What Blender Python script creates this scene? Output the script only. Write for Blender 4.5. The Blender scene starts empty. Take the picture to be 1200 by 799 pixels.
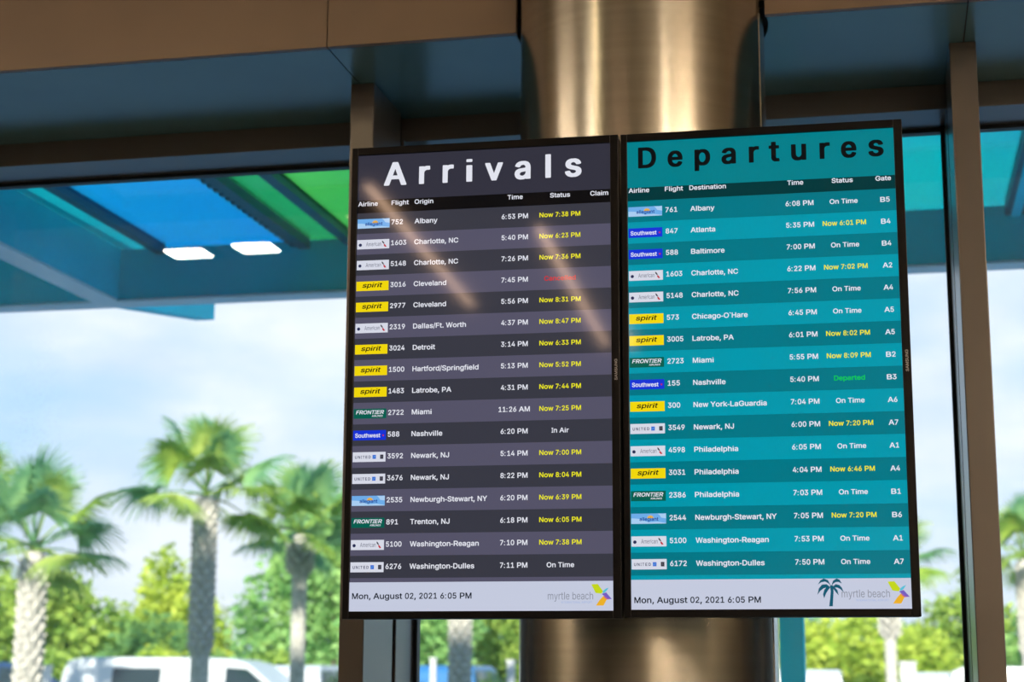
import bpy, bmesh, math, random
from mathutils import Vector, Matrix
random.seed(7)
SC = bpy.context.scene
COL = SC.collection
EYE = 1.6

# ------------------------------------------------------------------ camera
cam_d = bpy.data.cameras.new('camera'); cam = bpy.data.objects.new('camera', cam_d); COL.objects.link(cam)
cam_d.sensor_width = 36.0; cam_d.lens = 2039.3 * 36 / 1200
cam_d.clip_start = 0.05; cam_d.clip_end = 2000
def cam_rot(yaw, pitch, roll):
    R = Matrix.Rotation(yaw, 3, 'Z') @ Matrix.Rotation(pitch, 3, 'X') @ Matrix.Rotation(roll, 3, 'Y')
    r, f, u = R.col[0], R.col[1], R.col[2]
    return Matrix(((r.x, u.x, -f.x), (r.y, u.y, -f.y), (r.z, u.z, -f.z)))
cam.matrix_world = Matrix.Translation((0, 0, EYE)) @ cam_rot(.2107, .191, -.0038).to_4x4()
cam_d.dof.use_dof = True; cam_d.dof.focus_distance = 3.72; cam_d.dof.aperture_fstop = 4.5
SC.camera = cam

# ------------------------------------------------------------------ view, sky, sun
SC.view_settings.view_transform = 'Standard'; SC.view_settings.look = 'None'
SC.view_settings.gamma = 1.0; SC.view_settings.use_curve_mapping = False
SC.view_settings.exposure = 0.0

def make_world():
    w = bpy.data.worlds.new('sky'); SC.world = w; w.use_nodes = True
    nt = w.node_tree; N = nt.nodes; L = nt.links; N.clear()
    out = N.new('ShaderNodeOutputWorld'); bg = N.new('ShaderNodeBackground')
    tc = N.new('ShaderNodeTexCoord'); mp = N.new('ShaderNodeMapping')
    mp.inputs['Scale'].default_value = (1.0, 1.0, 2.4); mp.inputs['Location'].default_value = (2.9, .4, .15)
    n1 = N.new('ShaderNodeTexNoise'); n1.inputs['Scale'].default_value = 5.0
    n1.inputs['Detail'].default_value = 7; n1.inputs['Roughness'].default_value = .52
    r1 = N.new('ShaderNodeValToRGB'); r1.color_ramp.elements[0].position = .36; r1.color_ramp.elements[1].position = .60
    sep = N.new('ShaderNodeSeparateXYZ')
    grad = N.new('ShaderNodeValToRGB')           # haze at the horizon to blue at the zenith
    e = grad.color_ramp.elements
    e[0].position = 0.0; e[0].color = (.66, .80, .92, 1)
    e[1].position = .75; e[1].color = (.07, .36, .76, 1)
    m = e.new(.28); m.color = (.42, .66, .92, 1)
    cl = N.new('ShaderNodeValToRGB')             # clouds: grey-blue bottoms, white tops
    n2 = N.new('ShaderNodeTexNoise'); n2.inputs['Scale'].default_value = 9.0; n2.inputs['Detail'].default_value = 5
    cl.color_ramp.elements[0].position = .35; cl.color_ramp.elements[0].color = (.70, .78, .90, 1)
    cl.color_ramp.elements[1].position = .62; cl.color_ramp.elements[1].color = (.93, .94, .97, 1)
    mix = N.new('ShaderNodeMixRGB')
    L.new(tc.outputs['Generated'], mp.inputs['Vector']); L.new(mp.outputs['Vector'], n1.inputs['Vector'])
    L.new(mp.outputs['Vector'], n2.inputs['Vector']); L.new(n1.outputs['Fac'], r1.inputs['Fac'])
    L.new(tc.outputs['Generated'], sep.inputs['Vector']); L.new(sep.outputs['Z'], grad.inputs['Fac'])
    L.new(n2.outputs['Fac'], cl.inputs['Fac'])
    top = N.new('ShaderNodeMapRange'); top.inputs['From Min'].default_value = .34; top.inputs['From Max'].default_value = .62
    top.inputs['To Min'].default_value = 1.0; top.inputs['To Max'].default_value = .12          # clear blue overhead
    mul = N.new('ShaderNodeMath'); mul.operation = 'MULTIPLY'
    L.new(sep.outputs['Z'], top.inputs['Value']); L.new(r1.outputs['Color'], mul.inputs[0]); L.new(top.outputs[0], mul.inputs[1])
    L.new(mul.outputs[0], mix.inputs['Fac']); L.new(grad.outputs['Color'], mix.inputs[1]); L.new(cl.outputs['Color'], mix.inputs[2])
    L.new(mix.outputs['Color'], bg.inputs['Color']); bg.inputs['Strength'].default_value = 1.32
    L.new(bg.outputs['Background'], out.inputs['Surface'])
make_world()
sun_d = bpy.data.lights.new('sun', 'SUN'); sun = bpy.data.objects.new('sun', sun_d); COL.objects.link(sun)
sun_d.energy = 9.5; sun_d.color = (1.0, .90, .74); sun_d.angle = math.radians(1.0)
_el = math.radians(27); _d = Vector((-.1, 1, 0)).normalized() * math.cos(_el) + Vector((0, 0, -math.sin(_el)))
sun.rotation_euler = _d.to_track_quat('-Z', 'Y').to_euler()
sun.location = (6, -20, 30)

# ------------------------------------------------------------------ material helpers
def lin(r, g, b):
    f = lambda c: ((c / 255 + .055) / 1.055) ** 2.4 if c > 10 else c / 255 / 12.92
    return (f(r), f(g), f(b), 1)
MATS = {}
def pmat(name, col, rough=.5, metal=0., var=.12, scale=8., bump=0., spec=.5, stretch=(1, 1, 1), aniso=0.):
    m = bpy.data.materials.new(name); m.use_nodes = True; nt = m.node_tree; N = nt.nodes; L = nt.links
    b = N['Principled BSDF']
    tc = N.new('ShaderNodeTexCoord'); mp = N.new('ShaderNodeMapping'); mp.inputs['Scale'].default_value = stretch
    n = N.new('ShaderNodeTexNoise'); n.inputs['Scale'].default_value = scale; n.inputs['Detail'].default_value = 4
    L.new(tc.outputs['Object'], mp.inputs['Vector']); L.new(mp.outputs['Vector'], n.inputs['Vector'])
    rp = N.new('ShaderNodeValToRGB')
    rp.color_ramp.elements[0].position = .3; rp.color_ramp.elements[1].position = .7
    rp.color_ramp.elements[0].color = tuple(c * (1 - var) for c in col[:3]) + (1,)
    rp.color_ramp.elements[1].color = tuple(min(1, c * (1 + var)) for c in col[:3]) + (1,)
    L.new(n.outputs['Fac'], rp.inputs['Fac']); L.new(rp.outputs['Color'], b.inputs['Base Color'])
    b.inputs['Roughness'].default_value = rough; b.inputs['Metallic'].default_value = metal
    b.inputs['Specular IOR Level'].default_value = spec
    if aniso: b.inputs['Anisotropic'].default_value = aniso
    if bump:
        bp = N.new('ShaderNodeBump'); bp.inputs['Strength'].default_value = bump; bp.inputs['Distance'].default_value = .01
        L.new(n.outputs['Fac'], bp.inputs['Height']); L.new(bp.outputs['Normal'], b.inputs['Normal'])
    MATS[name] = m; return m
def emat(name, col, strength=1.):
    m = bpy.data.materials.new(name); m.use_nodes = True; nt = m.node_tree; N = nt.nodes; N.clear()
    o = N.new('ShaderNodeOutputMaterial'); e = N.new('ShaderNodeEmission')
    e.inputs['Color'].default_value = col; e.inputs['Strength'].default_value = strength
    nt.links.new(e.outputs[0], o.inputs[0]); MATS[name] = m; return m
def glass_mat(name, tint, rough=.0, spots=0., ior=1.5, refl=1.0, veil=0.):
    """thin pane: tinted see-through + mirror by Fresnel, with optional dried water spots"""
    m = bpy.data.materials.new(name); m.use_nodes = True; nt = m.node_tree; N = nt.nodes; L = nt.links; N.clear()
    o = N.new('ShaderNodeOutputMaterial'); t = N.new('ShaderNodeBsdfTransparent'); g = N.new('ShaderNodeBsdfGlossy')
    t.inputs['Color'].default_value = tint; g.inputs['Roughness'].default_value = rough
    fr = N.new('ShaderNodeFresnel'); fr.inputs['IOR'].default_value = ior
    ml = N.new('ShaderNodeMath'); ml.operation = 'MULTIPLY'; ml.inputs[1].default_value = refl
    L.new(fr.outputs[0], ml.inputs[0])
    mx = N.new('ShaderNodeMixShader'); L.new(ml.outputs[0], mx.inputs[0]); L.new(t.outputs[0], mx.inputs[1]); L.new(g.outputs[0], mx.inputs[2])
    res = mx
    if veil:                                         # pale scatter over the whole pane, imitating haze that lifts dark tones outside
        tv = N.new('ShaderNodeBsdfTranslucent'); tv.inputs['Color'].default_value = (.85, .93, .96, 1); mv = N.new('ShaderNodeMixShader'); mv.inputs[0].default_value = veil
        L.new(mx.outputs[0], mv.inputs[1]); L.new(tv.outputs[0], mv.inputs[2]); mx = res = mv
    if spots:
        tc = N.new('ShaderNodeTexCoord'); v = N.new('ShaderNodeTexVoronoi'); v.inputs['Scale'].default_value = 60
        n = N.new('ShaderNodeTexNoise'); n.inputs['Scale'].default_value = 1.3
        mp = N.new('ShaderNodeMapping'); mp.inputs['Scale'].default_value = (1.0, 1, .35)
        L.new(tc.outputs['Object'], v.inputs['Vector']); L.new(tc.outputs['Object'], mp.inputs['Vector']); L.new(mp.outputs['Vector'], n.inputs['Vector'])
        r1 = N.new('ShaderNodeMapRange'); r1.inputs['From Min'].default_value = .45; r1.inputs['From Max'].default_value = .15
        r1.inputs['To Max'].default_value = 1.0
        r2 = N.new('ShaderNodeMapRange'); r2.inputs['From Min'].default_value = .48; r2.inputs['From Max'].default_value = .68
        r2.inputs['To Max'].default_value = spots
        L.new(v.outputs['Distance'], r1.inputs['Value']); L.new(n.outputs['Fac'], r2.inputs['Value'])
        mm = N.new('ShaderNodeMath'); mm.operation = 'MULTIPLY'; L.new(r1.outputs[0], mm.inputs[0]); L.new(r2.outputs[0], mm.inputs[1])
        tl = N.new('ShaderNodeBsdfTranslucent'); tl.inputs['Color'].default_value = (.9, .92, .95, 1)
        m2 = N.new('ShaderNodeMixShader'); L.new(mm.outputs[0], m2.inputs[0]); L.new(mx.outputs[0], m2.inputs[1]); L.new(tl.outputs[0], m2.inputs[2])
        res = m2
    L.new(res.outputs[0], o.inputs[0]); MATS[name] = m; return m
def leaf_mat(name, c1, c2, trans=.45, scale=3.):
    m = bpy.data.materials.new(name); m.use_nodes = True; nt = m.node_tree; N = nt.nodes; L = nt.links; N.clear()
    o = N.new('ShaderNodeOutputMaterial'); d = N.new('ShaderNodeBsdfDiffuse'); t = N.new('ShaderNodeBsdfTranslucent')
    mx = N.new('ShaderNodeMixShader'); mx.inputs[0].default_value = trans
    tc = N.new('ShaderNodeTexCoord'); n = N.new('ShaderNodeTexNoise'); n.inputs['Scale'].default_value = scale; n.inputs['Detail'].default_value = 3
    r = N.new('ShaderNodeValToRGB'); r.color_ramp.elements[0].position = .35; r.color_ramp.elements[1].position = .65
    r.color_ramp.elements[0].color = c1; r.color_ramp.elements[1].color = c2
    L.new(tc.outputs['Object'], n.inputs['Vector']); L.new(n.outputs['Fac'], r.inputs['Fac'])
    L.new(r.outputs['Color'], d.inputs['Color']); L.new(r.outputs['Color'], t.inputs['Color'])
    L.new(d.outputs[0], mx.inputs[1]); L.new(t.outputs[0], mx.inputs[2]); L.new(mx.outputs[0], o.inputs[0])
    MATS[name] = m; return m

# ------------------------------------------------------------------ mesh helpers
class MB:
    def __init__(s): s.v = []; s.f = []; s.m = []
    def poly(s, pts, mi=0):
        k = len(s.v); s.v += [tuple(p) for p in pts]; s.f.append(tuple(range(k, k + len(pts)))); s.m.append(mi); return s
    def box(s, x0, x1, y0, y1, z0, z1, mi=0):
        k = len(s.v)
        s.v += [(x, y, z) for z in (z0, z1) for x, y in ((x0, y0), (x1, y0), (x1, y1), (x0, y1))]
        for q in ((3, 2, 1, 0), (4, 5, 6, 7), (0, 1, 5, 4), (1, 2, 6, 5), (2, 3, 7, 6), (3, 0, 4, 7)):
            s.f.append(tuple(k + i for i in q)); s.m.append(mi)
        return s
    def prism(s, pts, y0, y1, mi=0, scale1=None):
        """pts are (x, z) counter-clockwise seen from -y; extruded from y0 to y1"""
        k = len(s.v); n = len(pts)
        s.v += [(x, y0, z) for x, z in pts] + [(x, y1, z) for x, z in pts]
        s.f.append(tuple(k + i for i in range(n))); s.m.append(mi)
        s.f.append(tuple(k + n + i for i in reversed(range(n)))); s.m.append(mi)
        for i in range(n):
            j = (i + 1) % n; s.f.append((k + i, k + n + i, k + n + j, k + j)); s.m.append(mi)
        return s
    def tube(s, path, radii, seg=10, mi=0, cap=True):
        k = len(s.v); P = [Vector(p) for p in path]; n = len(P)
        for i, p in enumerate(P):
            t = (P[min(i + 1, n - 1)] - P[max(i - 1, 0)]).normalized()
            a = Vector((0, 0, 1)) if abs(t.z) < .9 else Vector((1, 0, 0))
            u = t.cross(a).normalized(); w = u.cross(t)
            for j in range(seg):
                an = 2 * math.pi * j / seg; q = p + (u * math.cos(an) + w * math.sin(an)) * radii[i]; s.v.append(tuple(q))
        for i in range(n - 1):
            for j in range(seg):
                a, b = k + i * seg + j, k + i * seg + (j + 1) % seg
                s.f.append((a, b, b + seg, a + seg)); s.m.append(mi)
        if cap:
            s.f.append(tuple(k + j for j in reversed(range(seg)))); s.m.append(mi)
            s.f.append(tuple(k + (n - 1) * seg + j for j in range(seg))); s.m.append(mi)
        return s
    def mesh(s, name, mats, smooth=False):
        me = bpy.data.meshes.new(name); me.from_pydata(s.v, [], s.f)
        for m in (mats if isinstance(mats, (list, tuple)) else [mats]): me.materials.append(m)
        me.polygons.foreach_set('material_index', s.m)
        if smooth: me.polygons.foreach_set('use_smooth', [True] * len(s.f))
        me.update(); return me
    def build(s, name, mats, parent=None, smooth=False, bevel=0, recalc=True):
        me = s.mesh(name, mats, smooth)
        if recalc:
            bm = bmesh.new(); bm.from_mesh(me); bmesh.ops.recalc_face_normals(bm, faces=bm.faces); bm.to_mesh(me); bm.free()
        return put(name, me, parent, bevel)
def put(name, me, parent=None, bevel=0):
    o = bpy.data.objects.new(name, me); COL.objects.link(o)
    if parent is not None: o.parent = parent
    if bevel:
        b = o.modifiers.new('bevel', 'BEVEL'); b.width = bevel; b.segments = 2; b.limit_method = 'ANGLE'
    return o
def tag(o, label=None, cat=None, group=None, kind=None):
    if label: o['label'] = label
    if cat: o['category'] = cat
    if group: o['group'] = group
    if kind: o['kind'] = kind
    return o
def empty(name, loc, rz=0.):
    o = bpy.data.objects.new(name, None); COL.objects.link(o); o.location = loc; o.rotation_euler = (0, 0, rz)
    o.empty_display_size = .1; return o
def struct(o): o['kind'] = 'structure'; return o

# ------------------------------------------------------------------ materials
BRONZE = pmat('bronze_panel', (.26, .19, .14, 1), .42, 0, .06, 3, spec=.45)
SOFFIT = pmat('satin_soffit_panel', (.10, .22, .24, 1), .24, 0, .08, 2, spec=.8)  # blue-green in the base colour stands in for daylight from the windows
MULLION = pmat('bronze_mullion', (.115, .10, .088, 1), .28, .1, .05, 5, spec=1.0)
RUBBER = pmat('black_gasket', (.012, .014, .016, 1), .5, 0, .1, 20)
STEEL = pmat('brushed_steel', (.56, .54, .48, 1), .25, 1., .06, 3, stretch=(.4, .4, 24), aniso=.5)
def _brushed():
    nt = STEEL.node_tree; tg = nt.nodes.new('ShaderNodeTangent'); tg.direction_type = 'RADIAL'; tg.axis = 'Z'
    b = nt.nodes['Principled BSDF']; nt.links.new(tg.outputs[0], b.inputs['Tangent']); b.inputs['Anisotropic Rotation'].default_value = .25
_brushed()
BRIGHT = pmat('bright_steel', (.75, .72, .66, 1), .2, 1., .05, 20)  # for the painted edge highlight and the base ring
DARK = pmat('dark_recess', (.01, .01, .01, 1), .7)
FLOOR = pmat('terrazzo_floor', (.12, .13, .13, 1), .25, 0, .25, 60)
CEIL = pmat('ceiling_paint', (.74, .62, .46, 1), .8, 0, .05, 3)
WALL = pmat('tan_wall', (.50, .42, .33, 1), .7, 0, .06, 3)
PANE = glass_mat('window_glass', (.925, .96, .985, 1), 0., veil=.02)
PANE_SPOT = glass_mat('water_spotted_window_glass', (.925, .96, .985, 1), 0., spots=.07, veil=.02)
TEAL = pmat('teal_steel', (.003, .78, .93, 1), .5, 0, .08, 2, spec=.08)
FLANGE = pmat('ground_lit_steel', (.85, .88, .86, 1), .5, 0, .08, 3)  # pale colour paints the ground-lit undersides of the teal beams
DKTEAL = pmat('dark_teal_steel', (.01, .14, .17, 1), .5, 0, .1, 4)
CG_BLUE = glass_mat('blue_canopy_glass', lin(60, 222, 255), 0.02, refl=.4)
CG_CYAN = glass_mat('cyan_canopy_glass', lin(60, 232, 232), 0.02, refl=.4)
CG_GREEN = glass_mat('green_canopy_glass', lin(120, 232, 170), 0.02, refl=.4)
CG_LIME = glass_mat('lime_canopy_glass', lin(165, 250, 158), 0.02, refl=.4)
BEZEL = pmat('black_bezel', (.005, .005, .006, 1), .32, 0, .1, 30, spec=.18)
CASE = pmat('display_case', (.01, .01, .011, 1), .5, 0, .1, 30, bump=.05)
BRACKET = pmat('bracket_steel', (.05, .05, .05, 1), .5, .6, .1, 12)

# ================================================================== LARGE STRUCTURE
# all heights: SOF = soffit, HDR = header underside
SOF, HDR, YF, YH, YG = EYE + 1.627, EYE + 1.555, 4.15, 4.77, 4.952
CX, CY, CR = -.563, 4.207, .31
MUL = [-4.628, -3.004, -1.380, .244, 1.868, 3.492]
struct(MB().box(-10, 10, -14, 5.1, -.2, 0).build('floor', FLOOR))
struct(MB().box(-10, 10, -14, 4.3, 4.2, 4.4).build('ceiling', CEIL))
struct(MB().box(-10, 10, -14.2, -14, 0, 4.4).build('wall_back', WALL))
struct(MB().box(-10.2, -10, -14.2, 5.1, 0, 4.4).build('wall_left', WALL))
struct(MB().box(10, 10.2, -14.2, 5.1, 0, 4.4).build('wall_right', WALL))
ADDED_BAND = pmat('grey_green_added_band', (.10, .12, .11, 1), .4, 0, .2, 5)  # unseen dark band, added so the column's lower half mirrors darker
m = MB().box(-9.98, 9.98, -13.99, -13.9, .0, 2.3); m.box(-9.99, -9.9, -13.9, 4.8, 0, 2.3); m.box(9.9, 9.99, -13.9, 4.8, 0, 2.3)
struct(m.build('trim_added_band', ADDED_BAND))
w = MB(); w.box(-10, MUL[0], 4.85, 5.1, 0, 4.4); w.box(MUL[-1], 10, 4.85, 5.1, 0, 4.4); w.box(MUL[0], MUL[-1], 4.79, 5.1, HDR + .075, 4.4)
w.box(-10, 10, 4.3, 5.1, 4.2, 4.4)
struct(w.build('wall_front', BRONZE))
# unseen block added over the roof, sized and placed to shade the nearer palms
struct(MB().box(-10.5, 40, -16, 7.0, 5.6, 16.2).build('wall_shade_block', WALL))
struct(MB().box(-10.5, 40, -16, 5.0, 4.4, 5.6).build('trim_roof', WALL))

# bulkhead fascia and soffit panels, cut round the column
edges = [-10, -4.63, -3.004, -1.389, .247, 1.868, 3.49, 10]
def arc(x_from, r=CR + .012, n=28):
    """points on the column cut-out, from the front fascia line round to the back (left or right half)"""
    a0 = math.asin((YF - CY) / r); pts = []
    for i in range(n + 1):
        a = a0 + (math.pi / 2 - a0) * i / n
        pts.append((CX + x_from * r * math.cos(a), CY + r * math.sin(a)))
    return pts
fi = 0
for a, b in zip(edges[:-1], edges[1:]):
    a, b = a + .0015, b - .0015; fi += 1
    spans = [(a, b)]
    if a < CX < b:
        r = CR + .012; hw = math.sqrt(r * r - (YF - CY) ** 2)
        spans = [(a, CX - hw), (CX + hw, b)]
    m = MB()
    for p, q in spans: m.box(p, q, YF, YF + .02, SOF, 4.2)
    struct(m.build('trim_fascia', BRONZE, bevel=.0015))
    m = MB(); t = .012
    if a < CX < b:
        L_, R_ = arc(-1), arc(1)
        for lay, z in ((0, SOF), (1, SOF + t)):
            m.poly([(a, YF + .02, z)] + [(x, max(y, YF + .02), z) for x, y in L_] + [(CX, YH + .02, z), (a, YH + .02, z)])
            m.poly([(b, YF + .02, z), (b, YH + .02, z), (CX, YH + .02, z)] + [(x, max(y, YF + .02), z) for x, y in reversed(R_)])
    else: m.box(a, b, YF + .02, YH + .02, SOF, SOF + t)
    struct(m.build('trim_soffit', SOFFIT, recalc=False))
struct(MB().box(-10, 10, YF + .03, YH + .01, SOF + .03, SOF + .05).build('trim_backing', DARK))
# header over the windows
struct(MB().box(-10, 10, YH, YG + .02, HDR, SOF).build('trim_header', MULLION, bevel=.002))
# mullions: deep fin, dark joint, frame
for x in MUL:
    o = struct(MB().box(x - .034, x + .034, 4.445, 4.722, 0, SOF).build('trim_mullion', MULLION, bevel=.003))
    struct(MB().box(x - .026, x + .026, 4.722, 4.756, 0, SOF).build('mullion_joint', DARK, o))
    struct(MB().box(x - .034, x + .034, 4.756, 5.01, 0, HDR + .004).build('window_jamb', MULLION, o, bevel=.002))
# glazing: pane, black gasket and bottom rail per bay
for i, (a, b) in enumerate(zip(MUL[:-1], MUL[1:])):
    x0, x1 = a + .034, b - .034
    r = struct(MB().box(x0, x1, 4.90, 5.01, 0, .10).build('window_%d' % (i + 1), MULLION, bevel=.002))
    MB().box(x0 + .004, x1 - .004, YG + .004, YG + .012, .10, HDR).build('window_pane', PANE_SPOT if i == 1 else PANE, r)
    g = MB(); gw = .011
    g.box(x0, x1, YG - .008, YG + .026, HDR - .011, HDR); g.box(x0, x0 + gw, YG - .008, YG + .026, .1, HDR - .011)
    g.box(x1 - gw, x1, YG - .008, YG + .026, .1, HDR - .011); g.build('window_gasket', RUBBER, r)

# ground outside
GROUND = pmat('pale_asphalt', (.34, .39, .42, 1), .85, 0, .15, 2)
struct(MB().box(-400, 400, 5.1, 700, -.3, -.02).build('ground', GROUND))
WALK = pmat('walkway_concrete', (.52, .68, .74, 1), .8, 0, .08, 1.5)
struct(MB().box(-60, 60, 5.1, 12, -.02, 0).build('walkway', WALK))
GRASSM = pmat('lawn_grass', (.09, .17, .03, 1), .9, 0, .4, 3)
struct(MB().box(-60, 40, 24, 37, -.02, .03).build('lawn', GRASSM))

# ================================================================== COLUMN
col = empty('round_column', (CX, CY, 0))
tag(col, 'thick round brushed stainless steel column behind the two flight screens', 'column')
MB().tube([(0, 0, .12), (0, 0, 4.2)], [CR, CR], 96, cap=False).build('column_cladding', STEEL, col, smooth=False)
for p in col.children[0].data.polygons: p.use_smooth = len(p.vertices) == 4
s = MB(); an = math.radians(-12)
s.box(-.004, .004, -.0015, .0015, .12, SOF); so = s.build('edge_highlight', BRIGHT, col)  # pale strip paints the highlight down the column's right edge
so.location = (math.cos(an) * CR, math.sin(an) * CR, 0); so.rotation_euler = (0, 0, an + math.pi / 2)
MB().tube([(0, 0, 0), (0, 0, .12)], [CR + .012, CR + .012], 64).build('column_base_ring', BRIGHT, col)

# ================================================================== CANOPY OUTSIDE
ZB, ZT, GZ = EYE + 1.97, EYE + 2.26, EYE + 2.262
can = empty('entrance_canopy', (-1.6, 6.8, 0))
tag(can, 'teal steel entrance canopy roofed with blue, green and cyan glass panels outside the windows', 'canopy')
def cpart(mb, name, m, bevel=0):
    o = mb.build(name, m, can, bevel=bevel); o.matrix_parent_inverse = Matrix.Translation((1.6, -6.8, 0)); return o
cpart(MB().box(-10, 7, 8.50, 8.61, ZB + .012, GZ), 'edge_beam', TEAL)
cpart(MB().box(-10, 7, 8.48, 8.63, ZB, ZB + .012), 'beam_flange', FLANGE)
for x in (-8.58, -4.10, 5.2):
    w_ = .12
    o = cpart(MB().prism([(5.2, ZB + .01), (8.64, ZB + .01), (9.86, EYE + 2.15), (9.86, ZT + .05), (5.2, ZT + .03)], 0, w_), 'outrigger_beam', TEAL)
    for v in o.data.vertices: v.co = (x + v.co.y, v.co.x, v.co.z)
    o.data.flip_normals(); o.data.update()
    cpart(MB().box(x - .01, x + w_ + .01, 5.2, 8.46, ZB - .004, ZB + .01), 'beam_flange', FLANGE)
for x0, x1, m in ((-8.4, -6.9, CG_BLUE), (-6.85, -5.4, CG_CYAN), (-5.35, -4.13, CG_CYAN), (-3.975, -3.775, CG_CYAN), (-3.725, -2.975, CG_BLUE), (-2.905, -2.715, CG_GREEN), (-2.655, -1.80, CG_LIME),
                 (-1.74, -.85, CG_CYAN), (-.80, .635, CG_CYAN), (.94, 2.2, CG_CYAN), (2.25, 3.6, CG_BLUE)):
    cpart(MB().box(x0, x1, 5.25, 8.62, GZ, GZ + .012), 'canopy_glass_panel', m)
cpart(MB().box(.63, .93, 5.25, 8.5, GZ - .05, GZ + .02), 'rafter', DKTEAL)
cpart(MB().box(.655, .70, 5.25, 8.5, GZ - .06, GZ - .05), 'rafter_rib', TEAL)
for x, wd in ((-6.875, .06), (-5.375, .06), (-3.75, .05), (-2.685, .06), (-1.77, .06), (-.825, .05), (2.225, .05)):
    cpart(MB().box(x - wd / 2, x + wd / 2, 5.25, 8.5, GZ - .035, GZ + .02), 'glazing_bar', DKTEAL)
m = MB().box(-2.97, -2.91, 5.25, 8.5, GZ - .045, GZ + .02)
for k in range(42): m.box(-3.0, -2.97, 5.3 + k * .076, 5.34 + k * .076, GZ - .045, GZ - .005)
cpart(m, 'toothed_glazing_bar', DKTEAL)
for x in (-8.52, -.45, 5.26):
    cpart(MB().box(x - .058, x + .058, 8.49, 8.62, 0, ZB), 'canopy_post', TEAL, .004)

# ================================================================== CEILING LIGHTS
WARM = emat('warm_tube', (1., .64, .42, 1), 40.)
GOLD = emat('golden_tube', (1., .76, .44, 1), 15.)
UPL = emat('fill_uplight', (1., .79, .57, 1), 42.)
WIDE = emat('fill_panel', (1., .79, .58, 1), 58.)  # glow of the added fill strips
PANEL = emat('pale_panel', (1., .80, .58, 1), 110.)
HOUS = pmat('fixture_housing', (.12, .10, .08, 1), .5)
def strip(x, y0, y1, label, hw=.022, m=None, drop=0., rz=0.):
    o = empty('linear_ceiling_light', (x, (y0 + y1) / 2, 4.2), rz); h = (y1 - y0) / 2; z = -drop
    tag(o, label, 'ceiling light', 'linear lights on the ceiling behind the camera')
    MB().box(-hw - .015, hw + .015, -h, h, z - .05, z).build('light_housing', HOUS, o, bevel=.004)
    MB().box(-hw, hw, -h + .02, h - .02, z - .054, z - .046).build('light_diffuser', m or WARM, o)
    if drop:                                        # hung on rods, with a glowing top added to brighten the ceiling
        MB().box(-hw, hw, -h + .02, h - .02, z - .004, z + .004).build('ceiling_fill_glow', UPL, o)
        for s in (-.8, .8): MB().tube([(0, s * h, z), (0, s * h, .01)], [.006, .006], 6).build('hanging_rod', HOUS, o)
def square(x, y, label):
    o = empty('square_ceiling_light', (x, y, 4.2))
    tag(o, label, 'ceiling light', 'square lights on the ceiling above the window side')
    MB().box(-.17, .17, -.17, .17, -.03, 0).build('light_frame', HOUS, o, bevel=.004)
    MB().box(-.12, .12, -.11, .11, -.034, -.026).build('light_diffuser', PANEL, o)
strip(-2.36, -4.4, -1.3, 'warm linear ceiling light behind the viewer, left of the pair reflected in the arrivals screen')
strip(-1.59, -6.0, -2.3, 'warm linear ceiling light behind the viewer, right of the pair reflected in the arrivals screen')
strip(-2.43, .62, 2.2, 'short golden linear ceiling light mirrored as the bright streak on the steel column', .045, GOLD, 0, math.radians(-35))
for x, t_ in ((2.9, 'added warm linear fill light right of the viewer, nearest the viewer'), (4.6, 'added warm linear fill light right of the viewer, second from the viewer'),
             (6.8, 'added warm linear fill light right of the viewer, farthest right')): strip(x, -5.5, 1.4 if x < 3 else .5, t_, .09, WIDE, .3)  # unseen strips added on the right to fill the room with light
for x, t_ in ((-6.9, 'added warm linear fill light left of the viewer, nearer the viewer'), (-8.6, 'added warm linear fill light left of the viewer, by the left wall')): strip(x, -.8, 1.6, t_, .09, WIDE, .3)  # unseen strips added on the left as room fill
strip(-5.1, .9, 2.7, 'short added warm linear fill light near the left windows', .06, WIDE)  # unseen strip added to brighten the column's left side
for x, t_ in ((2.8, 'added warm linear fill light at the back of the room, leftmost'), (4.7, 'added warm linear fill light at the back of the room, middle'),
             (6.6, 'added warm linear fill light at the back of the room, rightmost')): strip(x, -13, -7.5, t_, .09, WIDE, .3)  # back rows added as fill, clear of the window reflections
for x, y, t in ((-4.15, .1, 'leftmost small square ceiling light in the room'), (-3.69, .15, 'second small square ceiling light from the left'),
                (1.6, .1, 'small square ceiling light right of the viewer')):
    square(x, y, t)

# ================================================================== FLIGHT SCREENS
W, H = .573, 1.018
AW = {}
for chs, wd in (('ABCDHKNRU', 722), ('abcdefghijklmnopqrstuvwxyz', 0), ('0123456789', 556), ('EPSVXY', 667), ('FTZ', 611), ('GOQ', 778), ('M', 833), ('W', 944), ('L', 611), ('J', 556), ('I', 278),
                (' ,./', 278), (':-', 333), ("`'", 278)):
    for c in chs: AW[c] = wd
AW.update(dict(zip('abcdefghijklmnopqrstuvwxyz', (556, 611, 556, 611, 556, 333, 611, 611, 278, 278, 556, 278, 889, 611, 611, 611, 611, 389, 556, 333, 611, 556, 778, 556, 556, 500))))
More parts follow.
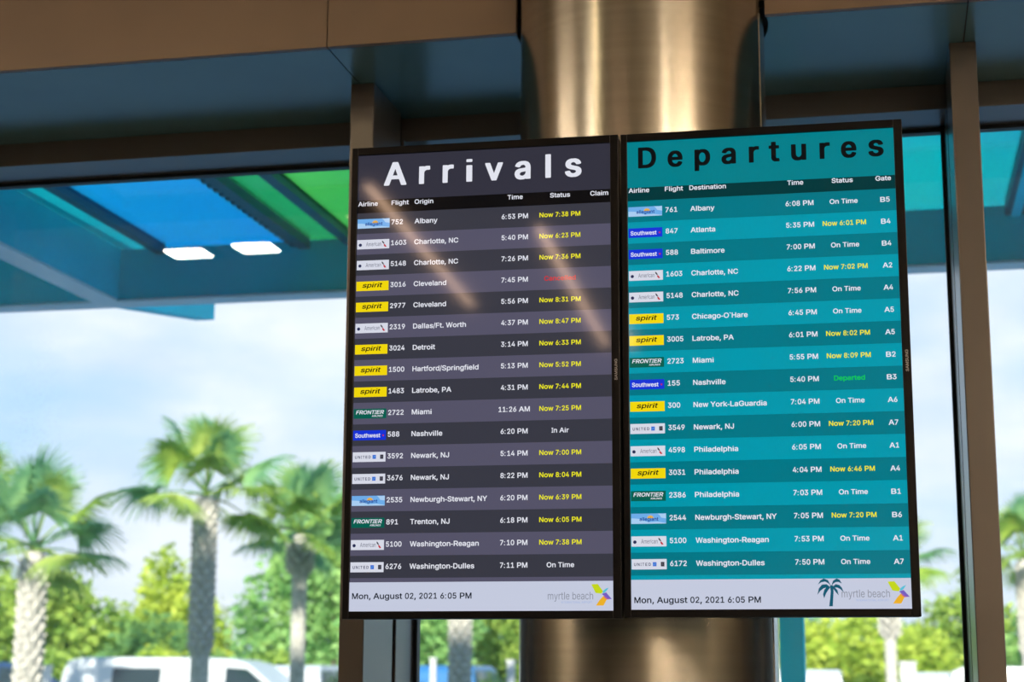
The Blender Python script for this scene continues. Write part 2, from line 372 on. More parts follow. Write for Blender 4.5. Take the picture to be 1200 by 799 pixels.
# letter outlines: character, advance, then closed loops of x,y in thousandths
BOLD_GLYPHS = r""",188|33,-135 24,-126 23,-104 53,79 57,84 66,87 145,85 152,77 153,66 98,-128 88,-135
-237|29,136 22,140 19,152 19,209 22,216 29,220 202,221 211,218 216,211 216,147 213,140 207,136
.188|77,-18 61,-11 50,-2 43,6 34,28 35,57 43,77 59,93 81,102 112,101 133,92 147,77 154,61 157,48 154,22 146,4 123,-15 110,-19
/249|9,-91 0,-82 -1,-68 162,539 167,545 174,548 240,548 249,539 249,521 88,-77 84,-87 75,-91
0453|194,-21 150,-7 114,15 86,45 65,79 46,132 36,178 32,237 34,310 43,365 52,398 70,438 95,474 125,502 145,514 169,524 209,531 244,531 284,524 321,506 336,496 359,473 383,439 403,391 417,330 421,273 419,198 410,140 392,88 370,47 340,15 308,-5 270,-18 255,-21|223,66 251,70 268,78 282,89 297,110 308,132 322,178 329,240 329,270 322,330 306,383 290,410 275,425 255,438 235,443 216,443 189,434 167,414 156,398 145,376 134,341 124,266 127,211 131,180 149,123 164,99 184,79 202,70
1453|70,-14 63,-9 60,0 61,57 66,66 75,69 191,69 196,71 197,77 196,413 191,414 185,409 103,349 95,345 84,344 75,349 72,356 72,433 81,444 191,524 282,524 288,519 291,510 292,72 297,69 392,69 400,66 406,55 405,-5 400,-12 392,-15
2453|59,-14 53,-10 50,-2 49,50 52,59 265,288 295,334 305,369 302,389 297,402 282,423 266,434 249,440 235,443 211,443 187,436 163,418 149,396 141,356 136,349 128,346 59,347 50,356 49,369 54,407 61,429 83,468 103,489 130,508 154,519 176,526 207,531 249,531 297,519 323,506 350,486 372,460 381,444 392,416 397,385 394,338 388,314 374,286 341,237 298,187 211,98 191,73 198,71 394,70 400,66 403,59 403,-6 398,-12 389,-15
3453|182,-21 150,-14 125,-5 84,19 63,39 46,64 37,83 30,110 28,136 31,143 40,148 114,147 124,138 129,116 136,103 153,86 174,74 200,67 218,65 257,72 277,81 297,98 306,112 311,125 313,152 304,182 285,207 268,218 253,224 218,232 154,232 147,235 142,244 142,301 147,314 241,420 251,434 244,436 64,437 57,441 54,448 55,515 59,521 68,524 378,524 385,519 388,510 388,457 383,446 261,308 264,305 306,295 336,280 353,268 383,235 396,211 408,169 408,121 401,90 390,66 368,35 339,11 323,1 295,-12 253,-21
4453|277,-14 270,-10 267,-2 265,90 35,92 29,96 25,103 25,163 32,180 232,517 244,524 312,524 321,521 325,517 325,499 139,182 145,179 265,180 267,319 270,328 277,332 284,333 345,333 354,328 357,319 358,182 363,179 416,179 424,174 428,165 428,103 423,94 416,91 359,89 357,0 352,-11 343,-15
5453|187,-21 145,-10 123,1 95,21 80,35 61,64 50,90 45,114 45,134 48,140 59,146 128,145 136,138 149,103 158,91 171,81 189,72 207,67 235,67 266,78 284,92 293,103 304,123 311,145 311,176 304,202 291,224 270,244 242,258 227,260 189,258 161,248 132,230 64,236 55,242 52,248 52,264 81,515 86,521 95,524 372,524 379,519 382,508 381,448 378,441 372,437 172,436 164,433 154,336 158,335 180,343 205,348 255,348 288,341 326,324 343,311 363,291 383,262 401,218 406,189 406,134 394,90 370,45 342,17 315,-1 277,-16 251,-21
6453|194,-21 158,-12 128,4 100,26 76,55 59,90 50,130 47,167 52,207 65,248 92,301 239,519 251,524 328,524 337,515 337,504 335,497 221,332 224,329 266,328 304,319 344,297 370,271 388,242 401,200 404,185 404,130 399,103 383,66 365,39 343,16 321,1 299,-10 257,-21|214,66 233,65 249,67 268,76 279,85 301,113 311,145 308,182 293,216 268,238 235,249 205,247 191,242 172,229 152,203 142,174 142,143 147,123 158,101 185,76
7453|92,-14 83,-5 84,11 297,433 290,436 57,437 51,441 47,448 47,510 50,519 57,524 64,524 389,524 400,521 406,510 405,440 178,-9 167,-15
8453|189,-21 156,-14 132,-5 110,6 87,22 61,50 41,92 36,121 36,152 44,187 57,215 67,231 80,246 107,268 84,292 63,328 56,354 56,407 63,433 76,460 90,476 119,502 147,517 176,526 205,531 251,531 299,519 337,499 360,479 374,462 390,431 397,400 397,361 392,336 372,297 346,268 384,233 403,202 412,178 417,149 414,105 403,70 389,47 374,30 339,4 310,-10 277,-19 260,-21|212,66 251,67 279,76 293,85 309,101 317,119 320,127 320,149 311,176 291,198 262,213 242,218 213,219 185,211 158,194 145,180 136,163 131,134 138,110 146,97 158,86 176,75|221,306 229,305 253,310 276,321 297,347 302,365 302,387 299,398 288,418 270,433 242,443 209,442 194,438 174,427 158,409 149,380 149,369 155,347 167,329 194,312
9453|125,-14 116,-5 116,6 118,13 231,176 227,179 198,179 169,184 147,191 114,208 86,234 68,262 52,306 47,356 54,407 63,431 81,462 106,489 130,506 169,524 205,531 244,531 277,526 319,508 341,493 372,460 390,426 399,402 404,374 403,321 394,279 377,237 348,187 216,-7 205,-14|210,262 240,261 257,265 278,277 300,303 311,338 308,376 295,407 282,423 266,434 244,442 229,445 196,438 170,422 151,396 142,365 142,338 153,303 165,287 182,273
:232|40,-14 33,-10 30,-2 30,64 33,73 44,78 106,78 115,75 120,64 120,0 117,-10 106,-15|40,285 33,290 30,297 30,363 33,372 44,377 106,377 115,374 120,363 120,299 117,290 106,285
A480|11,-14 2,-5 4,15 186,515 191,521 198,524 284,523 293,512 467,39 478,6 477,-7 473,-12 464,-15 394,-15 383,-10 378,-2 337,114 330,126 154,126 148,125 145,121 104,2 97,-10 86,-15|180,215 293,214 299,218 240,392 235,385 180,222
B456|55,-14 48,-9 45,0 45,508 48,519 59,524 260,524 315,515 348,500 366,486 390,460 403,435 412,402 412,347 407,325 390,294 362,268 388,248 409,225 422,201 429,180 432,165 432,108 423,75 414,57 403,40 374,15 332,-5 301,-12 279,-15|141,75 264,73 301,83 320,94 335,114 340,140 331,169 308,196 277,211 238,216 143,216 140,209|141,301 233,300 255,303 282,312 304,330 317,354 320,378 311,405 293,423 262,434 242,436 141,435 140,429
C510|229,-21 172,-5 138,12 113,31 89,55 72,77 48,123 32,174 25,224 25,286 30,323 41,369 59,409 87,451 127,488 167,512 205,524 251,531 310,529 354,517 387,502 416,482 442,456 460,431 476,400 487,361 486,342 482,336 475,333 400,335 392,345 381,376 361,403 339,420 301,436 266,441 227,434 205,425 176,405 151,376 134,341 125,310 120,279 120,229 129,180 140,152 162,119 182,99 211,81 255,69 282,69 312,76 350,97 368,114 379,130 394,169 403,176 477,176 486,167 487,147 473,103 449,61 424,34 396,12 363,-5 317,-19 299,-21
D502|55,-14 48,-9 45,0 45,508 48,519 59,524 240,524 270,522 321,511 365,491 408,457 434,424 448,400 462,365 472,328 476,294 476,215 474,198 458,134 434,86 411,56 387,34 356,15 328,1 299,-7 257,-15|141,75 235,73 288,85 310,96 328,109 352,135 366,160 379,207 384,244 381,290 372,332 358,365 344,385 324,405 293,423 262,432 229,436 145,436 140,433 140,81
E419|55,-14 48,-9 45,0 45,508 48,519 55,524 62,524 372,524 383,521 388,512 388,451 385,442 378,437 147,436 141,435 140,310 141,303 361,301 367,297 370,290 371,231 368,220 359,214 141,213 140,81 141,75 145,73 381,73 387,68 390,61 390,0 387,-9 376,-15
F410|55,-14 48,-9 45,0 45,508 48,519 55,524 62,524 367,524 378,521 384,512 384,451 381,442 374,437 147,436 141,435 140,301 141,294 352,293 359,288 362,281 362,218 357,209 348,205 141,204 139,-5 135,-11 128,-14
G520|229,-21 172,-5 141,10 114,30 89,55 65,88 41,138 30,185 25,224 25,286 30,323 41,369 63,418 89,455 122,486 138,497 169,513 200,524 246,531 308,529 359,515 387,501 422,476 440,458 467,420 480,391 489,358 488,342 484,336 477,333 400,335 393,341 379,374 365,395 345,414 308,433 264,441 233,436 199,422 166,396 147,369 134,341 125,310 120,279 120,229 127,189 138,158 150,135 178,102 198,88 231,74 255,69 284,69 321,78 346,92 365,109 379,127 390,149 397,180 392,183 282,183 272,187 267,198 267,259 273,268 284,271 486,270 491,266 494,257 491,160 487,134 478,108 462,77 442,49 409,19 361,-7 330,-17 301,-21
H517|55,-14 48,-9 45,2 45,508 48,519 59,524 125,524 134,521 139,515 141,306 370,304 375,306 377,310 378,515 383,521 392,524 458,524 467,521 472,508 472,2 468,-10 458,-15 392,-15 383,-12 378,-5 377,209 375,215 147,216 141,215 140,211 139,-5 135,-11 128,-14
I300|26,-14 20,-10 17,-2 16,59 20,68 29,73 97,73 102,77 102,429 99,436 31,436 20,441 16,451 18,517 22,521 31,524 277,523 282,519 285,510 285,451 282,441 273,437 205,436 199,433 199,81 202,74 270,73 282,68 285,59 283,-7 279,-12 270,-15
J396|152,-21 117,-12 86,4 65,20 43,44 28,75 21,101 19,119 19,178 24,185 31,188 99,188 108,185 113,176 113,136 120,108 134,87 156,72 172,67 198,67 227,78 238,89 249,108 256,138 256,512 261,521 268,524 341,524 348,519 351,508 351,119 341,75 326,44 313,28 301,16 277,-1 246,-14 216,-21
L393|55,-14 48,-9 45,0 45,512 50,521 57,524 128,524 136,519 140,510 140,77 147,73 367,73 374,68 377,61 377,-2 372,-11 363,-15
M628|55,-14 48,-9 45,2 45,508 48,519 59,524 152,524 158,524 165,519 315,135 464,519 475,524 570,524 579,521 584,508 584,2 581,-10 570,-15 504,-15 495,-12 490,-5 488,323 481,312 359,-2 352,-12 341,-15 282,-14 272,-9 143,316 138,321 137,-5 132,-11 125,-14
N523|55,-14 48,-9 45,2 45,508 48,519 62,524 138,524 150,519 381,155 383,156 384,163 385,515 389,521 396,524 464,524 473,521 478,508 478,2 475,-10 464,-15 387,-15 373,-9 143,354 141,354 140,347 139,-2 136,-10 128,-14
O533|229,-21 172,-5 132,17 112,32 91,52 63,92 41,140 28,200 25,286 30,323 41,369 65,420 87,451 127,488 167,512 205,524 249,531 308,529 359,515 394,497 421,477 443,455 460,433 482,394 495,358 502,330 509,262 507,207 498,158 479,108 450,61 414,25 370,-2 328,-16 301,-21|250,70 282,69 317,78 345,94 368,114 390,145 401,169 410,202 415,237 415,273 410,308 399,345 381,379 355,407 341,418 308,433 268,441 235,436 209,427 177,407 166,396 145,365 134,341 124,308 120,279 120,231 124,200 131,174 149,136 175,105 196,89 211,81
P445|55,-14 48,-9 45,0 45,508 48,519 59,524 253,524 310,515 345,500 370,482 394,456 412,422 419,400 423,374 423,319 416,286 401,251 384,226 361,206 341,193 310,180 257,170 141,169 138,-7 128,-14|141,259 246,258 277,265 299,278 311,290 319,303 329,338 329,356 324,380 311,405 290,423 260,434 240,436 141,435 140,429 140,266
R449|55,-14 48,-9 45,0 45,508 48,519 59,524 255,524 312,515 352,497 367,487 392,462 412,426 421,398 426,345 421,303 403,259 379,229 341,202 340,198 441,11 443,0 440,-9 429,-15 352,-15 343,-12 336,-5 238,178 231,181 147,181 141,180 140,176 138,-7 128,-14|141,273 253,272 277,277 300,288 317,306 324,319 329,338 326,376 315,403 297,420 262,434 242,436 141,435 140,429
S447|185,-23 141,-14 119,-5 81,17 59,38 46,57 30,90 23,125 23,140 26,148 37,153 110,152 119,144 129,110 151,86 167,76 187,70 213,65 231,65 262,70 282,76 309,94 319,108 328,127 329,147 326,156 312,174 282,193 150,233 108,252 86,267 61,292 46,319 39,343 36,387 41,416 57,451 70,469 99,495 130,513 169,526 202,531 253,531 284,526 321,514 355,495 382,471 399,446 409,422 417,387 414,367 403,362 332,362 323,372 311,405 291,424 260,438 235,443 218,443 182,436 167,429 150,416 134,391 131,376 134,361 138,351 150,340 174,325 216,309 279,293 328,275 356,260 383,240 405,213 421,178 423,160 423,114 412,75 401,55 376,25 354,8 319,-10 277,-21 257,-23
T449|187,-14 180,-9 177,0 177,433 172,436 24,438 17,448 17,515 22,521 31,524 422,524 429,519 432,510 432,448 427,439 418,436 277,436 272,433 271,-2 267,-11 260,-14
U517|229,-23 200,-19 169,-10 136,6 117,19 101,32 84,52 72,68 57,99 45,149 46,515 51,521 59,524 128,524 138,517 140,174 145,147 161,113 191,85 209,76 233,70 266,67 308,76 330,87 343,98 361,121 374,156 377,174 378,515 382,521 389,524 462,524 469,519 472,510 472,147 467,119 458,92 445,68 424,40 399,17 376,4 343,-12 317,-19 286,-23
W686|150,-14 142,-9 138,-2 4,490 1,510 4,519 15,524 84,524 92,521 97,515 189,160 194,149 198,160 291,515 297,522 306,524 381,524 389,521 399,504 490,152 493,149 588,515 594,522 603,524 671,524 680,521 685,508 680,484 543,-10 532,-15 455,-15 449,-14 442,-9 343,346 338,336 246,-7 242,-12 233,-15
Y472|198,-14 191,-9 188,0 187,202 6,493 1,504 3,517 7,521 15,524 92,524 103,520 203,361 233,308 238,305 368,519 381,524 462,523 469,512 467,495 283,200 281,-7 270,-14
`219|108,415 96,424 39,512 34,523 34,532 42,542 121,544 128,541 132,534 178,438 179,426 174,418 167,415
a389|132,-23 110,-18 77,-5 55,10 35,33 19,68 14,99 17,136 24,160 46,191 64,205 97,220 145,232 235,243 254,248 260,259 255,281 247,294 233,306 213,313 189,315 165,310 150,304 129,288 112,263 106,259 95,258 31,279 25,288 26,299 39,325 52,343 81,369 110,385 165,399 224,399 257,392 293,376 318,356 334,333 348,299 353,255 352,-5 348,-11 341,-14 273,-14 264,-9 260,4 257,6 222,-14 200,-21 185,-23|166,61 189,63 207,67 238,87 251,105 258,123 261,140 260,163 165,150 140,143 116,127 109,112 109,97 114,85 125,74 135,68
b424|205,-23 172,-14 154,-5 130,13 127,11 123,-9 114,-14 48,-14 41,-11 37,-5 36,510 39,519 46,524 117,524 127,517 130,367 136,369 152,381 177,394 200,399 257,399 299,387 323,374 343,359 362,338 381,309 394,277 403,235 406,165 401,127 394,101 372,52 359,35 336,12 297,-12 253,-23|210,64 229,63 253,70 269,79 279,89 300,121 311,165 313,189 311,213 306,237 295,267 280,288 265,301 233,313 209,313 196,310 176,302 162,290 147,270 138,251 129,207 131,156 145,112 158,91 169,81 187,70
c396|180,-23 147,-16 106,4 76,28 52,57 39,81 23,130 19,167 21,231 30,273 46,308 65,336 92,363 130,385 163,396 178,399 238,399 282,387 308,374 335,354 352,334 368,308 377,286 376,270 367,261 312,247 299,247 290,253 280,275 269,288 260,297 240,308 222,313 194,313 163,302 145,287 131,268 118,233 111,187 118,143 125,120 136,101 150,85 172,70 198,63 231,65 246,71 262,81 282,105 290,126 301,133 312,132 370,117 376,108 377,92 366,64 348,37 326,14 304,-1 268,-16 246,-21 231,-23
d424|169,-23 128,-12 97,5 66,34 50,57 38,81 23,130 19,167 19,213 23,248 30,277 43,308 65,341 100,374 132,390 167,399 224,399 247,394 273,381 288,369 295,367 298,517 308,524 378,524 385,519 388,510 387,-5 383,-11 376,-14 310,-14 301,-9 298,11 295,13 270,-5 235,-21 218,-23|195,64 211,63 238,70 254,79 266,91 282,116 291,143 296,171 293,222 289,244 278,270 264,289 249,301 218,313 191,313 174,308 161,302 144,288 125,257 116,226 111,191 118,140 131,108 142,92 156,78 172,70
e404|185,-23 143,-14 106,4 87,17 54,52 37,86 23,130 19,165 21,231 30,273 41,299 55,324 84,357 114,379 152,394 178,399 233,399 273,390 308,372 334,351 355,325 372,290 384,246 386,226 385,165 381,158 372,155 119,155 114,152 121,124 132,102 155,79 172,70 200,63 227,63 260,74 278,90 292,116 301,122 312,121 370,106 379,97 379,81 366,50 351,31 339,19 315,1 288,-12 255,-21 235,-23|118,237 284,236 288,238 289,242 275,275 254,299 238,308 222,313 194,313 167,306 142,288 125,264 118,248
f254|75,-14 68,-9 65,0 64,308 59,311 2,311 -7,316 -10,325 -9,385 -5,391 2,394 64,396 65,446 72,477 89,506 117,528 141,539 161,544 218,544 242,539 255,532 258,517 240,460 229,454 200,458 178,455 164,444 157,424 157,400 161,395 229,395 240,390 243,380 243,328 240,316 231,311 163,311 158,308 156,-5 152,-11 145,-14
g425|182,-166 152,-162 121,-153 97,-142 74,-126 54,-106 38,-82 36,-66 39,-57 90,-27 106,-26 114,-30 141,-61 163,-73 189,-81 222,-81 238,-78 264,-67 282,-51 293,-24 295,20 293,22 264,2 238,-7 220,-10 169,-10 121,4 90,21 71,37 43,77 30,105 23,132 19,169 19,213 23,251 30,277 43,308 66,342 99,372 138,392 167,399 224,399 257,390 295,365 298,367 299,386 308,394 378,394 385,389 388,380 388,-20 384,-55 377,-77 363,-101 350,-118 332,-133 300,-150 249,-164|188,77 216,76 231,78 260,93 277,113 285,130 296,171 296,215 291,240 280,268 269,284 254,299 242,306 218,313 194,313 180,310 165,304 148,292 131,270 123,254 113,215 111,193 113,169 118,145 129,119 144,99 156,89 167,83
h410|46,-14 39,-9 36,0 36,512 40,519 48,524 117,524 124,521 128,512 130,369 134,369 163,387 200,399 253,399 268,397 295,387 323,370 345,346 359,321 368,292 373,259 373,-2 368,-11 359,-15 293,-14 282,-7 280,242 278,257 269,281 254,299 238,308 220,313 205,313 176,306 158,295 142,277 131,248 129,226 127,-7 117,-14
i167|44,-14 37,-9 34,0 34,354 37,361 46,366 119,366 128,361 131,352 131,-2 128,-10 119,-14|44,439 37,444 34,453 34,495 40,504 48,507 117,507 128,501 131,493 131,453 125,442 117,439
k381|46,-14 39,-9 36,0 36,512 40,519 48,524 117,524 125,519 129,510 130,249 134,250 147,263 273,392 282,395 361,395 370,392 373,387 375,374 370,365 225,215 378,20 385,9 386,-2 381,-11 374,-14 290,-15 282,-12 152,151 129,127 129,0 126,-9 114,-15
l172|51,-14 44,-9 41,0 41,512 46,521 53,524 121,524 130,519 133,510 133,-2 128,-11 121,-14
m610|46,-14 39,-9 36,2 36,380 42,392 51,395 117,394 125,387 127,372 130,369 152,384 185,398 200,401 240,401 262,396 284,385 297,375 319,350 345,374 383,394 414,401 460,401 475,398 508,385 533,367 546,352 563,319 571,290 573,264 573,0 568,-12 559,-15 495,-15 486,-12 482,-6 481,253 478,268 473,284 464,298 442,310 418,315 394,310 378,302 362,286 353,264 351,251 349,-7 345,-12 336,-15 273,-15 263,-11 258,0 258,266 249,290 240,300 222,310 198,315 172,308 152,294 138,277 131,255 129,237 127,-7 117,-14
n410|46,-14 39,-9 36,0 36,378 39,389 51,395 117,394 125,387 127,369 130,367 154,383 180,394 202,399 253,399 290,390 322,372 337,356 352,334 363,310 370,281 373,257 373,2 370,-9 359,-15 295,-15 286,-12 282,-7 280,242 278,257 269,281 254,299 238,308 220,313 205,313 176,306 158,295 142,277 131,248 129,226 127,-7 117,-14
o415|180,-23 147,-16 106,4 76,28 52,57 39,81 23,130 19,167 21,231 30,273 46,308 65,336 92,363 130,385 163,396 178,399 238,399 282,387 308,374 341,346 363,319 381,284 392,244 397,200 395,147 388,112 368,66 348,37 328,16 288,-8 260,-18 229,-23|195,64 216,62 231,65 249,72 268,87 289,116 297,140 302,165 302,211 297,235 286,264 271,286 260,297 240,308 220,313 196,313 182,310 153,294 136,275 127,259 113,211 111,189 113,165 118,140 129,112 146,88 160,77 172,70
p424|46,-157 39,-152 36,-143 38,387 48,394 117,394 125,386 127,367 130,364 152,381 174,392 200,399 257,399 304,385 343,359 362,338 381,309 394,277 403,235 406,167 401,125 385,79 361,36 336,12 310,-5 277,-18 251,-23 194,-21 172,-14 130,10 127,-150 117,-157|210,64 229,63 253,70 269,79 279,89 300,121 311,165 313,189 311,213 306,237 295,267 280,288 265,301 233,313 209,313 196,310 176,302 162,290 147,270 138,251 129,207 131,156 145,112 158,91 169,81 187,70
r259|46,-14 39,-9 36,0 38,387 48,394 114,394 123,389 127,374 130,371 158,390 187,399 222,401 251,397 255,394 258,385 258,321 255,312 244,307 209,311 172,302 149,286 138,270 131,253 129,235 127,-7 117,-14
s365|152,-23 125,-18 92,-6 74,4 52,24 39,39 24,72 21,88 24,105 31,110 53,115 86,122 99,121 108,115 118,90 133,75 154,65 182,61 218,67 240,81 251,99 249,114 242,123 229,132 117,162 88,175 64,192 48,211 37,233 32,253 32,294 39,319 48,336 62,354 77,368 108,385 132,394 158,399 216,399 242,394 279,379 295,368 311,352 326,330 335,310 340,292 336,279 330,274 290,265 262,263 255,268 242,291 227,306 213,313 187,317 161,313 141,302 132,294 125,281 127,268 138,254 154,246 266,216 286,207 317,185 330,169 344,138 346,123 346,86 339,61 326,37 309,17 290,4 260,-12 227,-21 207,-23
t227|138,-18 114,-12 83,6 68,24 57,44 49,79 49,308 44,311 0,312 -7,316 -10,323 -9,385 -5,391 2,394 48,396 50,475 53,482 62,487 128,487 136,484 142,475 143,396 207,394 214,391 219,383 219,325 214,314 205,311 147,311 142,308 142,94 147,77 158,68 172,66 202,69 214,64 218,57 227,13 227,-2 222,-12 198,-19
u410|169,-21 123,-12 86,10 63,35 52,55 43,79 39,103 36,136 38,387 44,393 53,395 117,394 127,387 129,147 134,116 142,97 163,76 189,67 211,67 235,74 255,88 271,110 278,132 280,145 282,387 286,392 295,395 365,393 370,389 373,380 371,-7 361,-14 295,-14 286,-9 282,11 279,13 249,-7 224,-16 191,-21
v389|156,-14 149,-9 136,22 4,367 3,383 6,389 13,394 20,395 86,395 97,389 191,132 196,126 292,389 304,395 372,395 381,392 385,385 386,378 381,356 241,-7 231,-14
w567|132,-14 124,-7 114,20 10,361 8,380 13,391 22,395 88,395 97,392 102,387 169,147 174,156 235,380 242,392 251,395 319,395 330,389 393,156 398,148 466,387 471,392 480,395 546,395 556,390 560,383 559,369 449,6 440,-11 431,-15 367,-15 359,-12 354,-7 284,233 218,6 211,-9 200,-15
y389|62,-159 40,-154 32,-143 32,-132 47,-77 57,-70 95,-74 112,-67 130,-42 144,0 4,367 3,383 6,389 13,394 20,395 86,395 97,389 191,132 196,127 292,389 304,395 372,395 381,392 385,385 386,378 381,356 227,-46 203,-99 180,-129 161,-144 143,-153 117,-160"""
THIN_GLYPHS = r"""A480|20,2 21,15 200,504 207,509 275,508 451,33 460,9 460,2 400,1 394,4 343,141 141,142 133,138 86,4 79,1|157,200 317,199 322,202 277,332 240,449 235,444 205,345 158,209
D502|64,1 60,9 62,507 68,509 233,509 264,507 315,495 354,478 397,444 421,413 434,391 447,358 456,321 461,288 461,222 458,204 443,140 421,97 398,68 376,48 348,29 321,17 293,8 251,1|126,59 242,58 295,70 338,94 365,124 380,152 395,200 399,237 397,297 388,338 371,376 357,396 335,418 301,437 268,447 235,452 130,452 125,448 124,66
E419|64,1 60,9 62,507 68,509 371,508 373,457 370,452 132,452 125,450 124,294 126,288 352,286 355,281 355,237 354,231 350,230 126,229 124,222 124,66 125,60 130,58 372,58 375,52 374,3 367,1
I300|35,1 32,6 34,57 112,58 117,61 118,444 117,450 112,452 34,453 32,506 40,509 266,509 269,504 268,453 189,452 184,448 184,66 185,60 189,58 268,57 269,4 262,1
L393|64,1 60,9 60,504 62,508 66,509 119,509 123,507 124,501 125,61 132,58 359,58 362,52 362,6 360,2 354,1
N523|64,1 60,9 62,507 130,509 138,506 348,176 396,91 400,88 400,506 405,509 461,508 463,501 462,3 394,1 385,4 191,308 123,424 120,420 124,354 124,4 119,1
O533|235,-5 178,10 150,26 115,52 83,92 59,140 47,180 41,231 43,301 57,363 70,394 100,440 128,467 172,495 200,506 255,516 301,513 352,500 383,484 410,464 447,422 467,387 480,352 487,323 494,255 491,213 482,165 464,116 436,72 403,38 361,13 330,1 295,-6|243,55 286,54 310,59 350,76 368,90 392,116 412,152 425,193 430,229 430,279 425,312 410,363 394,389 367,419 352,431 315,449 275,456 242,454 213,447 194,438 163,417 138,387 123,358 114,334 105,288 104,224 109,193 116,167 136,125 163,93 185,76 205,65
P445|64,1 60,9 62,507 68,509 249,509 304,500 334,486 359,469 374,454 390,429 403,396 408,367 408,325 401,292 388,262 370,237 350,219 330,206 304,195 251,186 126,185 124,4 119,1|126,244 253,243 284,250 310,265 324,279 334,294 344,332 344,361 341,378 334,399 324,416 301,436 266,449 246,452 126,451 124,444 124,251
R449|64,1 60,9 62,507 68,509 251,509 306,500 341,484 356,474 379,451 399,416 408,378 410,352 408,325 396,284 381,256 355,231 318,211 316,207 415,24 424,2 359,1 351,4 256,182 246,197 242,199 125,195 124,4 119,1|126,257 260,256 295,265 319,281 330,294 338,310 344,336 344,369 341,385 333,407 321,423 297,440 268,449 249,452 126,451 124,444 124,264
T449|196,1 192,9 192,448 187,452 35,452 32,457 32,506 40,509 414,509 417,501 417,457 414,452 262,452 257,448 256,6 255,3 251,1
U517|235,-7 207,-3 176,6 147,19 128,32 113,44 97,63 85,79 72,105 60,156 61,506 68,509 119,509 124,506 124,167 135,125 142,110 158,89 180,72 202,61 229,54 270,51 301,56 341,74 364,94 383,127 393,165 393,506 398,509 453,509 456,501 456,152 451,125 442,99 432,79 411,51 388,31 365,17 336,4 310,-3 279,-8
a389|138,-7 117,-3 88,8 66,23 48,44 35,75 30,105 32,130 39,154 47,167 66,185 103,205 165,218 242,228 268,237 276,255 271,288 262,304 249,317 231,326 207,331 169,328 143,319 120,303 99,275 53,287 45,290 43,294 52,314 65,332 92,356 117,370 172,384 218,383 251,376 282,363 305,345 321,323 333,292 338,248 337,4 332,1 278,2 276,46 273,50 251,23 233,10 211,-1 180,-8|159,46 176,45 207,50 231,61 249,75 264,94 274,119 276,134 275,187 240,177 172,168 141,161 123,154 102,138 94,123 91,105 94,88 101,75 114,60 125,54
b424|211,-7 182,-1 158,12 141,27 117,58 113,57 111,52 109,2 57,1 52,4 52,501 55,509 108,509 113,506 114,322 119,321 145,354 163,368 182,378 207,383 251,383 293,372 332,346 359,312 379,270 388,229 390,171 386,134 379,108 359,64 346,46 326,25 295,6 246,-8|203,48 238,48 260,54 282,67 297,83 313,110 326,158 329,187 326,220 322,244 308,277 293,299 276,314 257,324 240,328 202,329 189,326 165,315 152,304 138,288 127,268 118,242 113,213 116,149 131,101 146,79 158,68 180,54
c396|187,-7 154,-1 117,17 88,40 65,68 46,110 39,136 34,174 36,224 46,266 57,292 78,325 101,348 123,363 161,379 185,384 231,383 276,372 297,361 323,342 348,310 361,279 352,274 306,263 302,266 293,286 273,309 246,324 229,328 187,328 152,315 132,298 118,279 102,240 96,182 102,136 110,113 123,90 138,71 165,54 194,47 224,47 260,59 285,79 306,116 356,104 361,99 352,75 335,48 315,27 293,12 262,-1 240,-6 224,-8
e404|191,-7 156,-1 117,17 98,31 68,63 52,92 39,134 34,171 34,204 39,242 54,288 68,313 93,343 125,365 158,379 185,384 227,383 266,374 297,359 321,340 341,314 357,284 364,262 371,220 370,174 363,170 99,170 96,165 98,147 106,116 119,91 143,67 165,54 194,47 233,47 262,56 278,66 290,78 308,104 359,92 363,88 352,61 337,42 304,15 282,4 249,-6|98,222 301,221 308,224 300,264 293,279 280,297 265,312 244,324 205,331 174,326 161,321 129,299 107,266 98,237
h410|55,1 52,9 52,504 53,508 57,509 108,509 111,508 113,504 114,321 140,352 167,371 207,383 246,384 284,374 310,359 326,344 344,314 353,286 357,253 357,6 356,3 352,1 301,1 296,4 296,248 286,284 273,304 253,319 227,328 198,329 169,321 147,309 129,288 116,255 113,233 113,4 108,1
i167|53,1 49,9 50,347 55,351 112,350 115,343 115,4 110,1|53,454 49,460 51,490 114,490 114,455
l172|59,1 56,9 56,504 57,507 62,509 112,509 117,507 118,501 118,6 117,3 112,1
m610|55,1 52,9 52,372 53,378 109,378 114,321 135,350 154,365 178,379 207,386 244,383 273,372 297,350 317,315 333,338 356,361 389,379 420,386 453,386 482,379 509,365 533,341 548,312 555,284 558,257 558,9 556,2 502,1 496,4 496,257 494,275 484,299 475,311 449,326 422,331 396,328 373,319 359,308 345,290 335,257 335,4 330,1 276,2 274,9 273,275 262,301 249,314 229,326 196,331 165,324 140,308 125,288 116,264 113,242 113,4 108,1
n410|55,1 52,9 53,377 59,379 110,377 112,317 135,347 153,363 180,376 207,383 246,384 264,381 288,372 311,358 324,345 340,321 350,297 355,275 357,251 356,3 301,1 296,4 296,248 286,284 273,304 253,319 227,328 200,329 169,321 147,309 129,288 116,255 113,233 113,4 108,1
r259|55,1 52,9 52,376 57,379 109,378 111,328 114,324 132,348 147,364 165,374 194,383 218,386 240,383 243,378 242,324 205,326 169,319 141,302 123,277 113,242 113,4 108,1
t227|145,-3 121,4 92,21 72,50 68,66 65,86 64,323 59,326 11,326 6,330 7,378 59,379 64,383 65,466 68,471 125,470 128,380 198,379 203,376 202,328 132,326 127,323 126,90 129,75 136,61 152,52 172,49 200,52 212,6 209,1 191,-3
y389|68,-144 51,-140 48,-137 62,-87 103,-89 123,-80 135,-68 146,-49 161,0 20,377 24,379 79,379 86,375 165,156 194,65 198,72 224,156 304,376 310,379 367,379 369,376 366,363 212,-40 190,-88 168,-117 137,-137 110,-144"""
